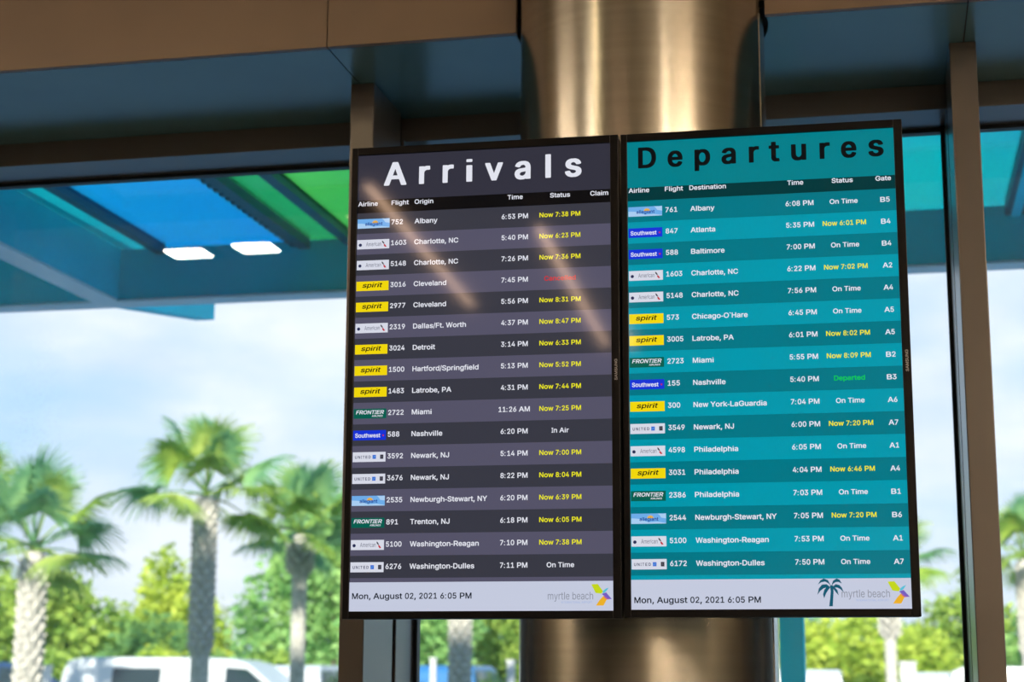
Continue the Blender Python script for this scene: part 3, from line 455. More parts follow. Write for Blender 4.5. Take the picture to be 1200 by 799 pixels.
from mathutils.geometry import tessellate_polygon
def load_glyphs(src):
    G = {}
    for ln in src.split('\n'):
        c = ln[0]; parts = ln[1:].split('|'); loops = [[tuple(int(q) / 1000 for q in pr.split(',')) for pr in lp.split()] for lp in parts[1:]]
        flat = [p for lp in loops for p in lp]
        tri = tessellate_polygon([[Vector((x, y, 0)) for x, y in lp] for lp in loops])
        G[c] = (int(parts[0]) / 1000, flat, tri)
    return G
GL = {True: load_glyphs(BOLD_GLYPHS), False: load_glyphs(THIN_GLYPHS)}
GL[True] = {c: (g[0], [(x, (y + .0175) * .936) for x, y in g[1]], g[2]) for c, g in GL[True].items()}   # heavier strokes grow outwards: back to the capital height
EMK, CAPH = .7105, .5087          # outline units per em, capital height
def text_mesh(s, bold=True, shear=0., space=1.0):
    """flat lettering as (verts, faces, width): baseline at 0, one em = 1"""
    V, F, x = [], [], 0.
    for c in s:
        aw = AW.get(c, 556) / 1000 * EMK
        if c != ' ':
            adv, flat, tri = GL[bold][c]; k = aw / adv; n = len(V)
            V += [(x + px * k + py * shear, py) for px, py in flat]
            for t in tri:
                q = [V[n + i] for i in t]
                ar = (q[1][0] - q[0][0]) * (q[2][1] - q[0][1]) - (q[2][0] - q[0][0]) * (q[1][1] - q[0][1])
                F.append(tuple(n + i for i in (t if ar > 0 else reversed(t))))
        x += aw + (space - 1) * .25
    x0 = min(v[0] for v in V); x1 = max(v[0] for v in V)
    return [(v[0] - x0, v[1]) for v in V], F, x1 - x0
class Scr(MB):
    """mesh in screen coordinates: u from the left, v from the top, h towards the viewer (metres)"""
    def P(s, u, v, h): return (u - W / 2, -h, H - v + .016)
    def rect(s, u0, v0, u1, v1, h, mi=0): return s.poly([s.P(u0, v1, h), s.P(u1, v1, h), s.P(u1, v0, h), s.P(u0, v0, h)], mi)
    def shape(s, pts, h, mi=0):
        a = sum(p[0] * q[1] - q[0] * p[1] for p, q in zip(pts, pts[1:] + pts[:1]))
        if a > 0: pts = list(reversed(pts))
        return s.poly([s.P(u, v, h) for u, v in pts], mi)
    def text(s, t, u, v, cap, width=None, align='l', h=.0006, mi=0, bold=.022, shear=0., space=1.0, vertical=False):
        V, F, w_ = text_mesh(t, bold > .013, shear, space); ky = cap / CAPH
        if width is None: width = sum(AW[c] for c in t) / 1000 * cap / .716 * .985
        kx = width / w_
        if align == 'c': u = u - width / 2
        elif align == 'r': u = u - width
        k = len(s.v)
        for x, y in V:
            if vertical: s.v.append(s.P(u - y * ky, v - x * kx, h))
            else: s.v.append(s.P(u + x * kx, v - y * ky, h))
        for f in F: s.f.append(tuple(k + i for i in f)); s.m.append(mi)
        return s
def em(n, r, g, b):
    """lit screen pixel under a faintly mirroring glass"""
    m = emat(n, lin(r, g, b), 1.); nt = m.node_tree; N = nt.nodes; gl = N.new('ShaderNodeBsdfGlossy'); ad = N.new('ShaderNodeAddShader')
    gl.inputs['Color'].default_value = (SCREEN_REFL, SCREEN_REFL, SCREEN_REFL, 1); gl.inputs['Roughness'].default_value = .055
    nt.links.new(N['Emission'].outputs[0], ad.inputs[0]); nt.links.new(gl.outputs[0], ad.inputs[1]); nt.links.new(ad.outputs[0], N['Material Output'].inputs[0])
    return m
SCREEN_REFL = .02
TXT = em('screen_white_text', 226, 228, 238); YEL = em('screen_yellow_text', 236, 230, 24); RED = em('screen_red_text', 205, 32, 40)
GRN = em('screen_green_text', 18, 205, 70); BLK = em('screen_black_text', 10, 13, 16); NAVY = em('screen_navy_text', 26, 34, 46)
FOOT = em('screen_footer_white', 196, 202, 222); LW = em('logo_white', 214, 217, 230); GREYT = em('logo_grey_text', 96, 100, 122); LBLUE = em('logo_pale_blue', 158, 178, 222)
L_YEL = em('logo_yellow', 240, 214, 12); L_BLUE = em('logo_royal_blue', 22, 52, 214); L_GREEN = em('logo_dark_green', 6, 94, 80)
L_SKY = em('logo_sky_blue', 110, 172, 232); L_CLOUD = em('logo_cloud', 168, 205, 240); L_DKB = em('logo_deep_blue', 22, 62, 150); L_ORG = em('logo_orange', 232, 176, 60)
L_NAVY = em('logo_navy', 38, 44, 84); L_MBL = em('logo_mid_blue', 42, 92, 205); L_DK = em('logo_charcoal', 58, 56, 66); L_RED = em('logo_red', 196, 36, 52)
L_PURP = em('logo_purple', 118, 92, 190); L_LIME = em('logo_lime', 196, 214, 28); L_CYAN = em('logo_cyan', 84, 190, 216); L_PINK = em('logo_rose', 200, 96, 140); L_TEAL = em('emblem_teal', 14, 88, 112)
AMB = em('logo_amber', 236, 176, 40); GREYL = pmat('bezel_grey_print', (.35, .35, .36, 1), .5)

MARKT = em('airport_paled_text', 138, 143, 158)  # grey lightened to paint in a reflection over the wording
def logo(kind, o, u0, v0, u1, v1, parent):
    w_, h_ = u1 - u0, v1 - v0; s = Scr(); a, b = .0008, .0011
    U = lambda x: u0 + x * w_
    Vv = lambda y: v0 + y * h_
    if kind == 'yellow':
        s.rect(u0, v0, u1, v1, a); s.text('spirit', U(.5), Vv(.66), h_ * .50, w_ * .62, 'c', b, 1, .05, .22); mats = [L_YEL, BLK]
    elif kind == 'royal':
        s.rect(u0, v0, u1, v1, a); s.text('Southwest', U(.06), Vv(.74), h_ * .44, w_ * .77, 'l', b, 1, .022)
        s.shape([(U(.885), Vv(.50)), (U(.90), Vv(.44)), (U(.915), Vv(.50)), (U(.93), Vv(.44)), (U(.945), Vv(.52)), (U(.915), Vv(.66))], b, 2); mats = [L_BLUE, TXT, L_RED]
    elif kind == 'green':
        s.rect(u0, v0, u1, v1, a); s.text('FRONTIER', U(.07), Vv(.56), h_ * .40, w_ * .86, 'l', b, 1, .05, .22)
        s.text('AIRLINES', U(.56), Vv(.84), h_ * .17, w_ * .33, 'l', b, 1, .02, .1); mats = [L_GREEN, TXT]
    elif kind == 'white':
        s.rect(u0, v0, u1, v1, a); s.text('American', U(.28), Vv(.70), h_ * .42, w_ * .47, 'l', b, 1, .004)
        n = 12; s.shape([(U(.10) + h_ * .17 * math.cos(6.283 * i / n), Vv(.56) + h_ * .17 * math.sin(6.283 * i / n)) for i in range(n)], b, 2)
        s.shape([(U(.77), Vv(.16)), (U(.81), Vv(.22)), (U(.855), Vv(.48)), (U(.825), Vv(.50)), (U(.785), Vv(.36))], b, 3)
        s.shape([(U(.83), Vv(.52)), (U(.86), Vv(.54)), (U(.92), Vv(.80)), (U(.87), Vv(.84)), (U(.83), Vv(.66))], b, 4); mats = [LW, GREYT, L_NAVY, L_DK, L_RED]
    elif kind == 'globe':
        s.rect(u0, v0, u1, v1, a); s.text('UNITED', U(.07), Vv(.66), h_ * .30, w_ * .48, 'l', b, 1, .02, 0, 1.5)
        s.rect(U(.605), Vv(.30), U(.71), Vv(.70), b, 2)
        for k in range(3): s.rect(U(.615 + k * .033), Vv(.34), U(.622 + k * .033), Vv(.66), b + .0002, 4)
        s.shape([(U(.62), Vv(.62)), (U(.66), Vv(.45)), (U(.70), Vv(.40)), (U(.66), Vv(.54))], b + .0003, 4)
        s.rect(U(.835), Vv(.28), U(.935), Vv(.72), b, 3)
        s.shape([(U(.885), Vv(.34)), (U(.897), Vv(.5)), (U(.885), Vv(.64)), (U(.873), Vv(.5))], b + .0002, 5); mats = [LW, L_NAVY, L_MBL, L_DK, L_SKY, GREYT]
    else:
        s.rect(u0, v0, u1, v1, a)
        s.shape([(U(0), Vv(.45)), (U(.2), Vv(.5)), (U(.5), Vv(.85)), (U(.75), Vv(.8)), (U(1), Vv(.95)), (U(1), Vv(1)), (U(0), Vv(1))], a + .00015, 1)
        s.shape([(U(.76), Vv(0)), (U(.9), Vv(.05)), (U(1), Vv(0)), (U(1), Vv(.5)), (U(.86), Vv(.42)), (U(.82), Vv(.2))], a + .00015, 1)
        n = 10; c = (U(.55), Vv(.46)); pts = []
        for i in range(2 * n + 1):
            an = math.pi + math.pi * i / (2 * n); r = h_ * (.33 if i % 2 == 0 else .22); pts.append((c[0] + r * 1.15 * math.cos(an), c[1] + r * math.sin(an)))
        s.shape(pts, b, 3); s.text('allegiant', U(.24), Vv(.72), h_ * .36, w_ * .54, 'l', b + .0002, 2, .03); mats = [L_SKY, L_CLOUD, L_DKB, L_ORG]
    return s.build('airline_logo', mats, parent, recalc=False)

def airport_mark(s, mi):
    """grey wording and the four-coloured winged mark, right end of the footer"""
    s.text('myrtle beach', .4335, .9945, .0155, .0965, 'l', .0008, mi['grey'], 0.)
    s.text('INTERNATIONAL AIRPORT', .462, 1.0025, .0042, .066, 'l', .0008, mi['pale'], 0.)
    Q = lambda pts: [(.5262 + (x - 835) / 215 * .0435, .9625 + (y - 92) / 216 * .0455) for x, y in pts]
    s.shape(Q([(835, 95), (902, 92), (960, 166), (940, 188), (880, 180)]), .0008, mi['lime'])
    s.shape(Q([(950, 168), (985, 140), (1018, 128), (990, 166), (962, 186)]), .0008, mi['cyan'])
    s.shape(Q([(944, 190), (990, 176), (1050, 243), (1004, 238)]), .0008, mi['purple'])
    s.shape(Q([(962, 206), (1002, 236), (1030, 242), (1000, 246), (975, 232)]), .0009, mi['rose'])
    s.shape(Q([(962, 210), (1000, 240), (962, 305), (882, 305), (926, 245)]), .0008, mi['amber'])

def palm_emblem(s, mi):
    Q = lambda pts: [(.384 + (x - 140) / 260 * .0535, .9535 + (y - 50) / 290 * .0600) for x, y in pts]
    h = .001
    s.shape(Q([(268, 130), (298, 130), (302, 190), (296, 260), (290, 335), (255, 335), (266, 260), (274, 190)]), h, mi)
    for pts in ([(278, 135), (250, 78), (210, 62), (175, 80), (150, 120), (185, 98), (222, 92), (252, 108)],
                [(282, 135), (300, 85), (335, 62), (365, 76), (385, 112), (352, 96), (325, 98), (302, 112)],
                [(272, 148), (235, 118), (190, 122), (158, 160), (142, 222), (172, 184), (205, 158), (240, 150)],
                [(288, 148), (325, 118), (362, 128), (386, 156), (400, 198), (368, 166), (338, 152), (312, 150)],
                [(274, 146), (240, 142), (212, 172), (198, 215), (207, 258), (226, 212), (248, 178)],
                [(288, 146), (316, 150), (340, 178), (351, 228), (328, 202), (306, 172)]):
        s.shape(Q(pts), h + .0001, mi)

def display(name, label, cx, cy, zc, yaw, pal, title, heads, rows, cent, xs, last, titlespec, emblem):
    root = empty(name, (cx, cy, EYE + zc - H / 2 - .016), yaw)
    tag(root, label, 'screen', 'flight information screens on the column')
    l, r, t, b = .0140, .018, .0175, .016
    # case behind and bezel rim round the picture
    c = MB().box(-W / 2 - l, W / 2 + r, .004, .045, 0, H + t + b); c.build('rear_case', CASE, root, bevel=.004)
    m = MB(); x0, x1, z0, z1 = -W / 2 - l, W / 2 + r, 0, H + t + b; f, k = -.006, .006
    m.box(x0, -W / 2, f, k, z0, z1); m.box(W / 2, x1, f, k, z0, z1); m.box(-W / 2, W / 2, f, k, z0, b); m.box(-W / 2, W / 2, f, k, b + H, z1)
    bz = m.build('bezel', BEZEL, root, bevel=.0012)
    Scr().text('SAMSUNG', W + r * .5 + .0035, .5300, .0062, .046, 'l', .0063, 0, .015, 0, 1.0, True).build('maker_lettering', GREYL, bz, recalc=False)
    # bracket to the column
    dx = (CX - cx) * .80
    q = MB().box(-.11, .11, .045, .056, .35, .66); q.box(min(dx, 0) - .03, max(dx, 0) + .03, .056, .09, .44, .50)
    q.box(dx - .03, dx + .03, .09, (CY - math.sqrt(CR ** 2 - (CX - cx - dx) ** 2)) - cy + .012, .44, .50); q.build('mounting_bracket', BRACKET, root)
    # picture
    Pm = {k2: em('screen_%s_%s' % (title.lower(), k2), *v) for k2, v in pal.items()}
    s = Scr(); s.rect(0, 0, W, H, 0, 0)
    pan = s.build('screen_panel', [Pm['light']], root, recalc=False)
    s = Scr(); s.rect(0, 0, W, .1042, .0003, 0)
    tx, tb, cap, tw, tcol = titlespec
    for k, off in enumerate((-.0011, 0, .0011)): s.text(title, tx + off, tb, cap, tw, 'l', .0006 + k * .00004, 1, .03, 0, 2.1)   # extra heavy lettering
    s.build('title_lettering', [Pm['title'], tcol], root, recalc=False)
    s = Scr(); s.rect(0, .1042, W, .1340, .0003, 0)
    for tt, u, al in heads: s.text(tt, u, .1178 if title[0] == 'A' else .1155, .0106, None, al, .0006, 1, .022)
    s.build('column_headings', [Pm['head'], TXT], root, recalc=False)
    p = (.9470 - .1340) / 17
    for i, (kind, num, city, tm, st, gate) in enumerate(rows):
        v0 = .1340 + i * p; s = Scr(); s.rect(0, v0, W, v0 + p, .0003, 0); vb = v0 + .0288
        s.text(num, xs[0], vb, .0114, None, 'l', .0006, 1, .014)
        s.text(city, xs[1], vb, .0114, None, 'l', .0006, 1, .014)
        s.text(tm, cent[0], vb - .0006, .0114, None, 'c', .0006, 1, .014)
        s.text(st, cent[1], vb - .0010, .0107, None, 'c', .0006, 2, .020)
        if gate: s.text(gate, cent[2], vb - .0002, .0112, None, 'c', .0006, 1, .014)
        sm = {'N': YEL, 'C': RED, 'D': GRN}.get(st[0], TXT)
        rw = s.build('flight_row', [Pm['dark'] if i % 2 == 0 else Pm['light'], TXT, sm], root, recalc=False)
        logo(kind, None, .0012, v0 + .0138, .0752, v0 + .0353, rw)
    s = Scr(); s.rect(0, .9560, W, H, .0003, 0)
    s.text('Mon, August 02, 2021 6:05 PM', .0062, last, .0128, .2630, 'l', .0006, 1, .022)
    ft = s.build('date_footer', [FOOT, NAVY], root, recalc=False)
    s = Scr(); airport_mark(s, dict(grey=0, pale=1, lime=2, cyan=3, purple=4, rose=5, amber=6))
    s.build('airport_logo', [MARKT, LBLUE, L_LIME, L_CYAN, L_PURP, L_PINK, AMB], ft, recalc=False)
    if emblem: s = Scr(); palm_emblem(s, 0); s.build('palm_emblem', L_TEAL, ft, recalc=False)
    return root
al, sw, am, sp, fr, un = 'sky', 'royal', 'white', 'yellow', 'green', 'globe'
ARR = [(al, '752', 'Albany', '6:53 PM', 'Now 7:38 PM'), (am, '1603', 'Charlotte, NC', '5:40 PM', 'Now 6:23 PM'), (am, '5148', 'Charlotte, NC', '7:26 PM', 'Now 7:36 PM'),
       (sp, '3016', 'Cleveland', '7:45 PM', 'Cancelled'), (sp, '2977', 'Cleveland', '5:56 PM', 'Now 8:31 PM'), (am, '2319', 'Dallas/Ft. Worth', '4:37 PM', 'Now 8:47 PM'),
       (sp, '3024', 'Detroit', '3:14 PM', 'Now 6:33 PM'), (sp, '1500', 'Hartford/Springfield', '5:13 PM', 'Now 5:52 PM'), (sp, '1483', 'Latrobe, PA', '4:31 PM', 'Now 7:44 PM'),
       (fr, '2722', 'Miami', '11:26 AM', 'Now 7:25 PM'), (sw, '588', 'Nashville', '6:20 PM', 'In Air'), (un, '3592', 'Newark, NJ', '5:14 PM', 'Now 7:00 PM'),
       (un, '3676', 'Newark, NJ', '8:22 PM', 'Now 8:04 PM'), (al, '2535', 'Newburgh-Stewart, NY', '6:20 PM', 'Now 6:39 PM'), (fr, '891', 'Trenton, NJ', '6:18 PM', 'Now 6:05 PM'),
       (am, '5100', 'Washington-Reagan', '7:10 PM', 'Now 7:38 PM'), (un, '6276', 'Washington-Dulles', '7:11 PM', 'On Time')]
DEP = [(al, '761', 'Albany', '6:08 PM', 'On Time', 'B5'), (sw, '847', 'Atlanta', '5:35 PM', 'Now 6:01 PM', 'B4'), (sw, '588', 'Baltimore', '7:00 PM', 'On Time', 'B4'),
       (am, '1603', 'Charlotte, NC', '6:22 PM', 'Now 7:02 PM', 'A2'), (am, '5148', 'Charlotte, NC', '7:56 PM', 'On Time', 'A4'), (sp, '573', 'Chicago-O`Hare', '6:45 PM', 'On Time', 'A5'),
       (sp, '3005', 'Latrobe, PA', '6:01 PM', 'Now 8:02 PM', 'A5'), (fr, '2723', 'Miami', '5:55 PM', 'Now 8:09 PM', 'B2'), (sw, '155', 'Nashville', '5:40 PM', 'Departed', 'B3'),
       (sp, '300', 'New York-LaGuardia', '7:04 PM', 'On Time', 'A6'), (un, '3549', 'Newark, NJ', '6:00 PM', 'Now 7:20 PM', 'A7'), (am, '4598', 'Philadelphia', '6:05 PM', 'On Time', 'A1'),
       (sp, '3031', 'Philadelphia', '4:04 PM', 'Now 6:46 PM', 'A4'), (fr, '2386', 'Philadelphia', '7:03 PM', 'On Time', 'B1'), (al, '2544', 'Newburgh-Stewart, NY', '7:05 PM', 'Now 7:20 PM', 'B6'),
       (am, '5100', 'Washington-Reagan', '7:53 PM', 'On Time', 'A1'), (un, '6172', 'Washington-Dulles', '7:50 PM', 'On Time', 'A7')]
display('flight_information_screen', 'dark grey Arrivals flight screen with purple-grey rows, mounted on the steel column',
        -.8463, 3.6372, .6472, .025, dict(light=(85, 83, 104), dark=(56, 57, 68), title=(50, 50, 63), head=(11, 11, 14)), 'Arrivals',
        [('Airline', .0015, 'l'), ('Flight', .0788, 'l'), ('Origin', .1318, 'l'), ('Time', .3605, 'c'), ('Status', .461, 'c'), ('Claim', .5480, 'c')],
        [r + ('',) for r in ARR], (.3600, .4605, .55), (.0793, .1325), .9918, (.0613, .0725, .0545, .4465, TXT), False)
display('flight_information_screen', 'bright teal Departures flight screen with gate column, mounted on the steel column',
        -.2371, 3.6583, .6492, .0149, dict(light=(0, 151, 172), dark=(0, 118, 134), title=(0, 126, 138), head=(0, 54, 58)), 'Departures',
        [('Airline', .0022, 'l'), ('Flight', .0818, 'l'), ('Destination', .1352, 'l'), ('Time', .3630, 'c'), ('Status', .4623, 'c'), ('Gate', .5482, 'c')],
        DEP, (.3708, .4638, .5502), (.0823, .1366), 1.0045, (.0248, .0610, .0480, .5255, BLK), True)

# ================================================================== OUTDOORS
# ---- palms
FR = [leaf_mat('palm_leaf_green', lin(120, 160, 70), lin(190, 214, 100), .4, 2.),
      leaf_mat('palm_leaf_deep', lin(104, 160, 120), lin(160, 202, 140), .45, 2.),
      leaf_mat('palm_leaf_yellow', lin(140, 174, 84), lin(196, 212, 116), .4, 2.)]
BARK = pmat('palm_bark', (.55, .52, .46, 1), .9, 0, .35, 14, bump=.5)
BOOT = pmat('palm_boot', (.56, .53, .47, 1), .9, 0, .30, 12, bump=.4)
def frond_mesh(seed, mat):
    """fan leaf: petiole along +x, then leaflets spread round its arched tip"""
    rnd = random.Random(seed); m = MB(); pl = .80
    pts = [(0, 0, 0), (pl * .5, 0, .07), (pl, 0, .06)]
    m.tube(pts, [.024, .015, .010], 5)
    n = 30
    for i in range(n):
        a = math.radians(-120 + 240 * i / (n - 1)); ln = .60 * (.70 + .30 * math.cos(a * .6)) * rnd.uniform(.9, 1.08)
        root = Vector((pl - .03 + .14 * max(0, math.cos(a)), 0, .06)); d = Vector((math.cos(a), math.sin(a), 0)); sd = Vector((-d.y, d.x, 0))
        prev = None; droop = rnd.uniform(.10, .26)
        for j, tt in enumerate((0, .35, .7, 1)):
            p = root + d * ln * tt + Vector((0, 0, -.16 * abs(math.sin(a)) * tt - droop * ln * tt ** 2.6 + (.04 if j in (1, 2) else 0)))
            wd = (.012, .032, .022, .003)[j]; fold = Vector((0, 0, .012))
            cur = (p - sd * wd + fold, p + sd * wd + fold, p)
            if prev: m.poly([prev[0], prev[2], cur[2], cur[0]]); m.poly([prev[2], prev[1], cur[1], cur[2]])
            prev = cur
    return m.mesh('frond', mat)
FROND = [frond_mesh(s, FR[s % 3]) for s in range(6)]
def palm(x, y, heart, tr, label, crown=1.3, boots=(.4, 1.), nf=34, seed=1, lean=0., ball=False):
    rnd = random.Random(seed); root = empty('cabbage_palm', (x, y, .03))
    tag(root, label, 'palm tree', 'cabbage palms in the car park')
    top = heart - .34 * crown
    path = [(lean * (k / 10) ** 2, 0, (top + .25) * k / 10) for k in range(11)]
    m = MB(); m.tube(path, [tr * (1.18 if k == 0 else 1) * (.95 if k < 8 else 1) for k in range(11)], 14)
    z = boots[0] * top; i = 0
    while z < top * boots[1]:                       # old leaf bases, set in a criss-cross spiral
        for q in range(7):
            an = 2 * math.pi * (q + .5 * (i % 2)) / 7 + rnd.uniform(-.08, .08); rr = tr * (1.0 if not ball else 1.15)
            ux, uy = math.cos(an), math.sin(an); lx = lean * (z / top) ** 2; wd = tr * .36
            tilt = tr * (.42 if not ball else .85); hgt = tr * 1.05
            a = Vector((lx + ux * rr * .9, uy * rr * .9, z)); t = Vector((-uy, ux, 0))
            b_ = Vector((lx + ux * (rr + tilt), uy * (rr + tilt), z + hgt)); inn = Vector((ux, uy, 0)) * tr * .2
            p = [a - t * wd, a + t * wd, b_ + t * wd * .5, b_ - t * wd * .5]; r2 = [v - inn + Vector((0, 0, .05)) for v in p]
            m.poly(p, 1); m.poly([p[3], p[2], r2[2], r2[3]], 1); m.poly([p[0], p[3], r2[3], r2[0]], 1); m.poly([p[1], r2[1], r2[2], p[2]], 1)
        z += tr * .72; i += 1
    m.build('trunk', [BARK, BOOT], root, smooth=False, recalc=False)
    for k in range(nf):
        f = (k + .5) / nf; an = k * 2.39996 + rnd.uniform(-.2, .2); el = math.radians(80 - 108 * f ** 1.1) + rnd.uniform(-.12, .12)
        sc = crown / 1.42 * rnd.uniform(.86, 1.08) * (.85 + .15 * f)
        o = put('frond', FROND[rnd.randrange(6)], root)
        o.location = (lean, 0, heart - .18 * crown + .12 * (1 - f)); o.scale = (sc,) * 3
        o.rotation_euler = (Matrix.Rotation(an, 3, 'Z') @ Matrix.Rotation(-el, 3, 'Y') @ Matrix.Rotation(rnd.uniform(-.5, .5), 3, 'X')).to_euler()
    return root
palm(-12.55, 31, 5.25, .185, 'tall cabbage palm with rounded crown standing in front of the white van', 1.75, (.42, 1.), 17, 3)
palm(-13.95, 27, 3.95, .19, 'shorter cabbage palm with rough pale trunk at the left edge', 1.75, (.0, 1.), 20, 5)
palm(-11.88, 34.6, 4.79, .165, 'cabbage palm with smooth grey trunk and boot collar beside the arrivals screen', 1.7, (.86, 1.0), 20, 8, 0, True)
palm(-19.2, 34, 5.45, .18, 'cabbage palm cut by the left edge with only frond tips showing', 1.6, (.5, 1.), 20, 11)
palm(-8.30, 34, 5.0, .18, 'cabbage palm trunk seen below the arrivals screen left of the column', 1.6, (.30, 1.), 20, 14)
palm(.05, 46, 4.75, .16, 'cabbage palm with pale trunk half hidden below the departures screen', 1.75, (.62, .95), 20, 17, .0, True)
palm(3.42, 46, 4.9, .17, 'cabbage palm at the far right edge beyond the right mullion', 1.75, (.5, 1.), 20, 21)

# ---- broadleaf trees and shrubs
TLEAF = {'olive': leaf_mat('leaf_olive', lin(120, 158, 72), lin(190, 212, 104), .4, 1.2), 'yellow': leaf_mat('leaf_yellow_green', lin(160, 188, 72), lin(216, 226, 104), .4, 1.2),
         'mid': leaf_mat('leaf_mid_green', lin(120, 172, 100), lin(180, 216, 134), .4, 1.0), 'dark': leaf_mat('leaf_dark_green', lin(84, 130, 84), lin(146, 184, 104), .35, 1.0),
         'far': leaf_mat('leaf_far_haze_tinted', lin(110, 150, 146), lin(140, 176, 164), .2, .1)}  # far leaves: blue-green colour stands in for haze over distance
TBARK = pmat('tree_bark', (.16, .13, .10, 1), .9, 0, .3, 8, bump=.4)
def foliage(blobs, n, size, mat, parent, seed, name='foliage'):
    rnd = random.Random(seed); m = MB(); vol = sum(b[3] * b[4] for b in blobs)
    for (cx, cy, cz, rx, rz) in blobs:
        for k in range(int(n * rx * rz / vol)):
            d = Vector((rnd.gauss(0, 1), rnd.gauss(0, 1), rnd.gauss(0, 1))).normalized() * (rnd.random() ** .35) * rnd.uniform(.82, 1.1)
            c = Vector((cx + d.x * rx, cy + d.y * rx, max(.05, cz + d.z * rz)))
            a = Vector((rnd.gauss(0, 1), rnd.gauss(0, 1), rnd.gauss(0, .6))).normalized(); b_ = a.cross(Vector((rnd.gauss(0, 1), rnd.gauss(0, 1), rnd.gauss(0, 1)))).normalized()
            s = size * rnd.uniform(.6, 1.4)
            m.poly([c - a * s, c + b_ * s * .55, c + a * s, c - b_ * s * .55])
    return m.build(name, mat, parent, recalc=False)
def tree(x, y, blobs, kind, n, size, label, seed, cat='tree', name='broadleaf_tree', group='broadleaf trees beyond the car park'):
    root = empty(name, (x, y, 0)); tag(root, label, cat, group)
    if cat == 'tree': blobs = [(bx * 1.06, by, 1.6 + (bz - 1.6) * y / 54 + .05, br * 1.08, bh * y / 54) for bx, by, bz, br, bh in blobs]
    m = MB(); zt = blobs[0][2]
    m.tube([(0, 0, 0), (.05, 0, zt * .5), (0, 0, zt)], [.18, .13, .06], 8)
    for b in blobs[1:]: m.tube([(0, 0, zt * .35), (b[0] * .5, b[1] * .5, (zt * .35 + b[2]) / 2), (b[0], b[1], b[2])], [.09, .06, .03], 6)
    m.build('trunk', TBARK, root); foliage(blobs, n, size, TLEAF[kind], root, seed); return root
tree(-29.3, 57, [(0, 0, 3.0, 1.9, 2.1), (-2.0, 0, 3.2, 1.8, 2.2), (2.2, .3, 2.4, 1.7, 1.7), (1.2, -.4, 3.8, 1.1, 1.1)], 'olive', 7000, .17, 'olive green tree behind the shorter palm at the left', 31)
tree(-23.4, 53.6, [(0, 0, 2.0, 1.4, 1.6), (-1.0, 0, 1.5, 1.2, 1.2), (1.2, 0, 1.6, 1.2, 1.3)], 'dark', 3500, .16, 'low dark green tree right of the leftmost palm trunk', 32)
tree(-27.9, 65, [(0, 0, 3.9, 1.1, 1.9), (-1.3, 0, 2.4, 1.3, 1.5), (1.3, 0, 2.6, 1.5, 1.8), (.2, 0, 2.2, 2.0, 1.6)], 'yellow', 6500, .17, 'yellow green tree just left of the tall palm trunk', 33)
tree(-19.2, 59.5, [(0, 0, 4.6, 1.9, 2.6), (-2.0, 0, 3.0, 1.6, 2.2), (-.8, 0, 5.3, 1.6, 2.5), (1.2, 0, 5.7, 1.6, 2.4), (.4, 0, 2.2, 2.6, 1.8), (3.4, .2, 4.2, 1.9, 3.0)], 'mid', 11000, .17, 'tall bright green tree behind the palm with the boot collar', 34)
tree(-15.9, 68, [(0, 0, 3.2, 2.2, 2.6), (-2.4, 0, 2.2, 1.8, 2.0), (2.2, 0, 2.4, 2.0, 2.2)], 'olive', 7500, .17, 'olive green tree seen under the arrivals screen', 35)
tree(-.9, 56, [(0, 0, 2.0, 1.8, 1.7), (-2.0, 0, 1.8, 1.6, 1.6), (1.6, 0, 1.7, 1.4, 1.5)], 'yellow', 6000, .16, 'yellow green tree seen under the departures screen', 36)
tree(2.5, 66, [(0, 0, 2.5, 1.5, 1.8), (-1.3, 0, 1.8, 1.4, 1.5), (1.4, 0, 2.2, 1.4, 1.6)], 'olive', 5500, .16, 'rounded green tree between the departures screen and the right mullion', 37)
tree(5.6, 58, [(0, 0, 3.2, 1.5, 2.4), (-.9, 0, 2.0, 1.3, 1.6), (1.6, 0, 3.4, 1.5, 2.2)], 'mid', 5500, .16, 'green tree filling the far right strip of window', 38)
tree(-6.8, 71, [(0, 0, 2.6, 2.4, 2.2), (-2.6, 0, 2.4, 1.8, 2.0), (2.3, 0, 2.2, 1.8, 1.8)], 'mid', 6000, .17, 'broad green tree hidden behind the column and screens', 39)
for k, (x, y, w_, h_, kd, lb) in enumerate(((-25.2, 50.4, 1.1, 1.35, 'olive', 'low rounded hedge bush behind the rear half of the white van'), (-21.7, 50.6, 1.1, 1.4, 'yellow', 'low yellow green hedge bush behind the middle of the white van'),
        (-18.2, 50.5, 1.1, 1.4, 'olive', 'low hedge bush behind the front of the white van'), (-28.7, 50.4, 1.1, 1.3, 'dark', 'low dark hedge bush behind the parked blue car'))):
    tree(x, y, [(0, 0, h_ * .85, w_, h_ * .95), (w_ * .7, 0, h_ * .7, w_ * .75, h_ * .8), (-w_ * .7, 0, h_ * .7, w_ * .75, h_ * .8)], kd, 3200, .13, lb, 50 + k, 'bush', 'hedge_bush', 'hedge bushes behind the parked cars')
# ---- distant wood: nobody could count its trees
m = MB(); rnd = random.Random(77)
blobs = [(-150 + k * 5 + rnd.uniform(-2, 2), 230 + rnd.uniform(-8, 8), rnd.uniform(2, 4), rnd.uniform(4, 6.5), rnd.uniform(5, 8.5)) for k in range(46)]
o = foliage(blobs, 26000, .75, TLEAF['far'], None, 78, 'distant_woodland'); tag(o, 'blue green band of distant woodland along the horizon', 'trees', kind='stuff')

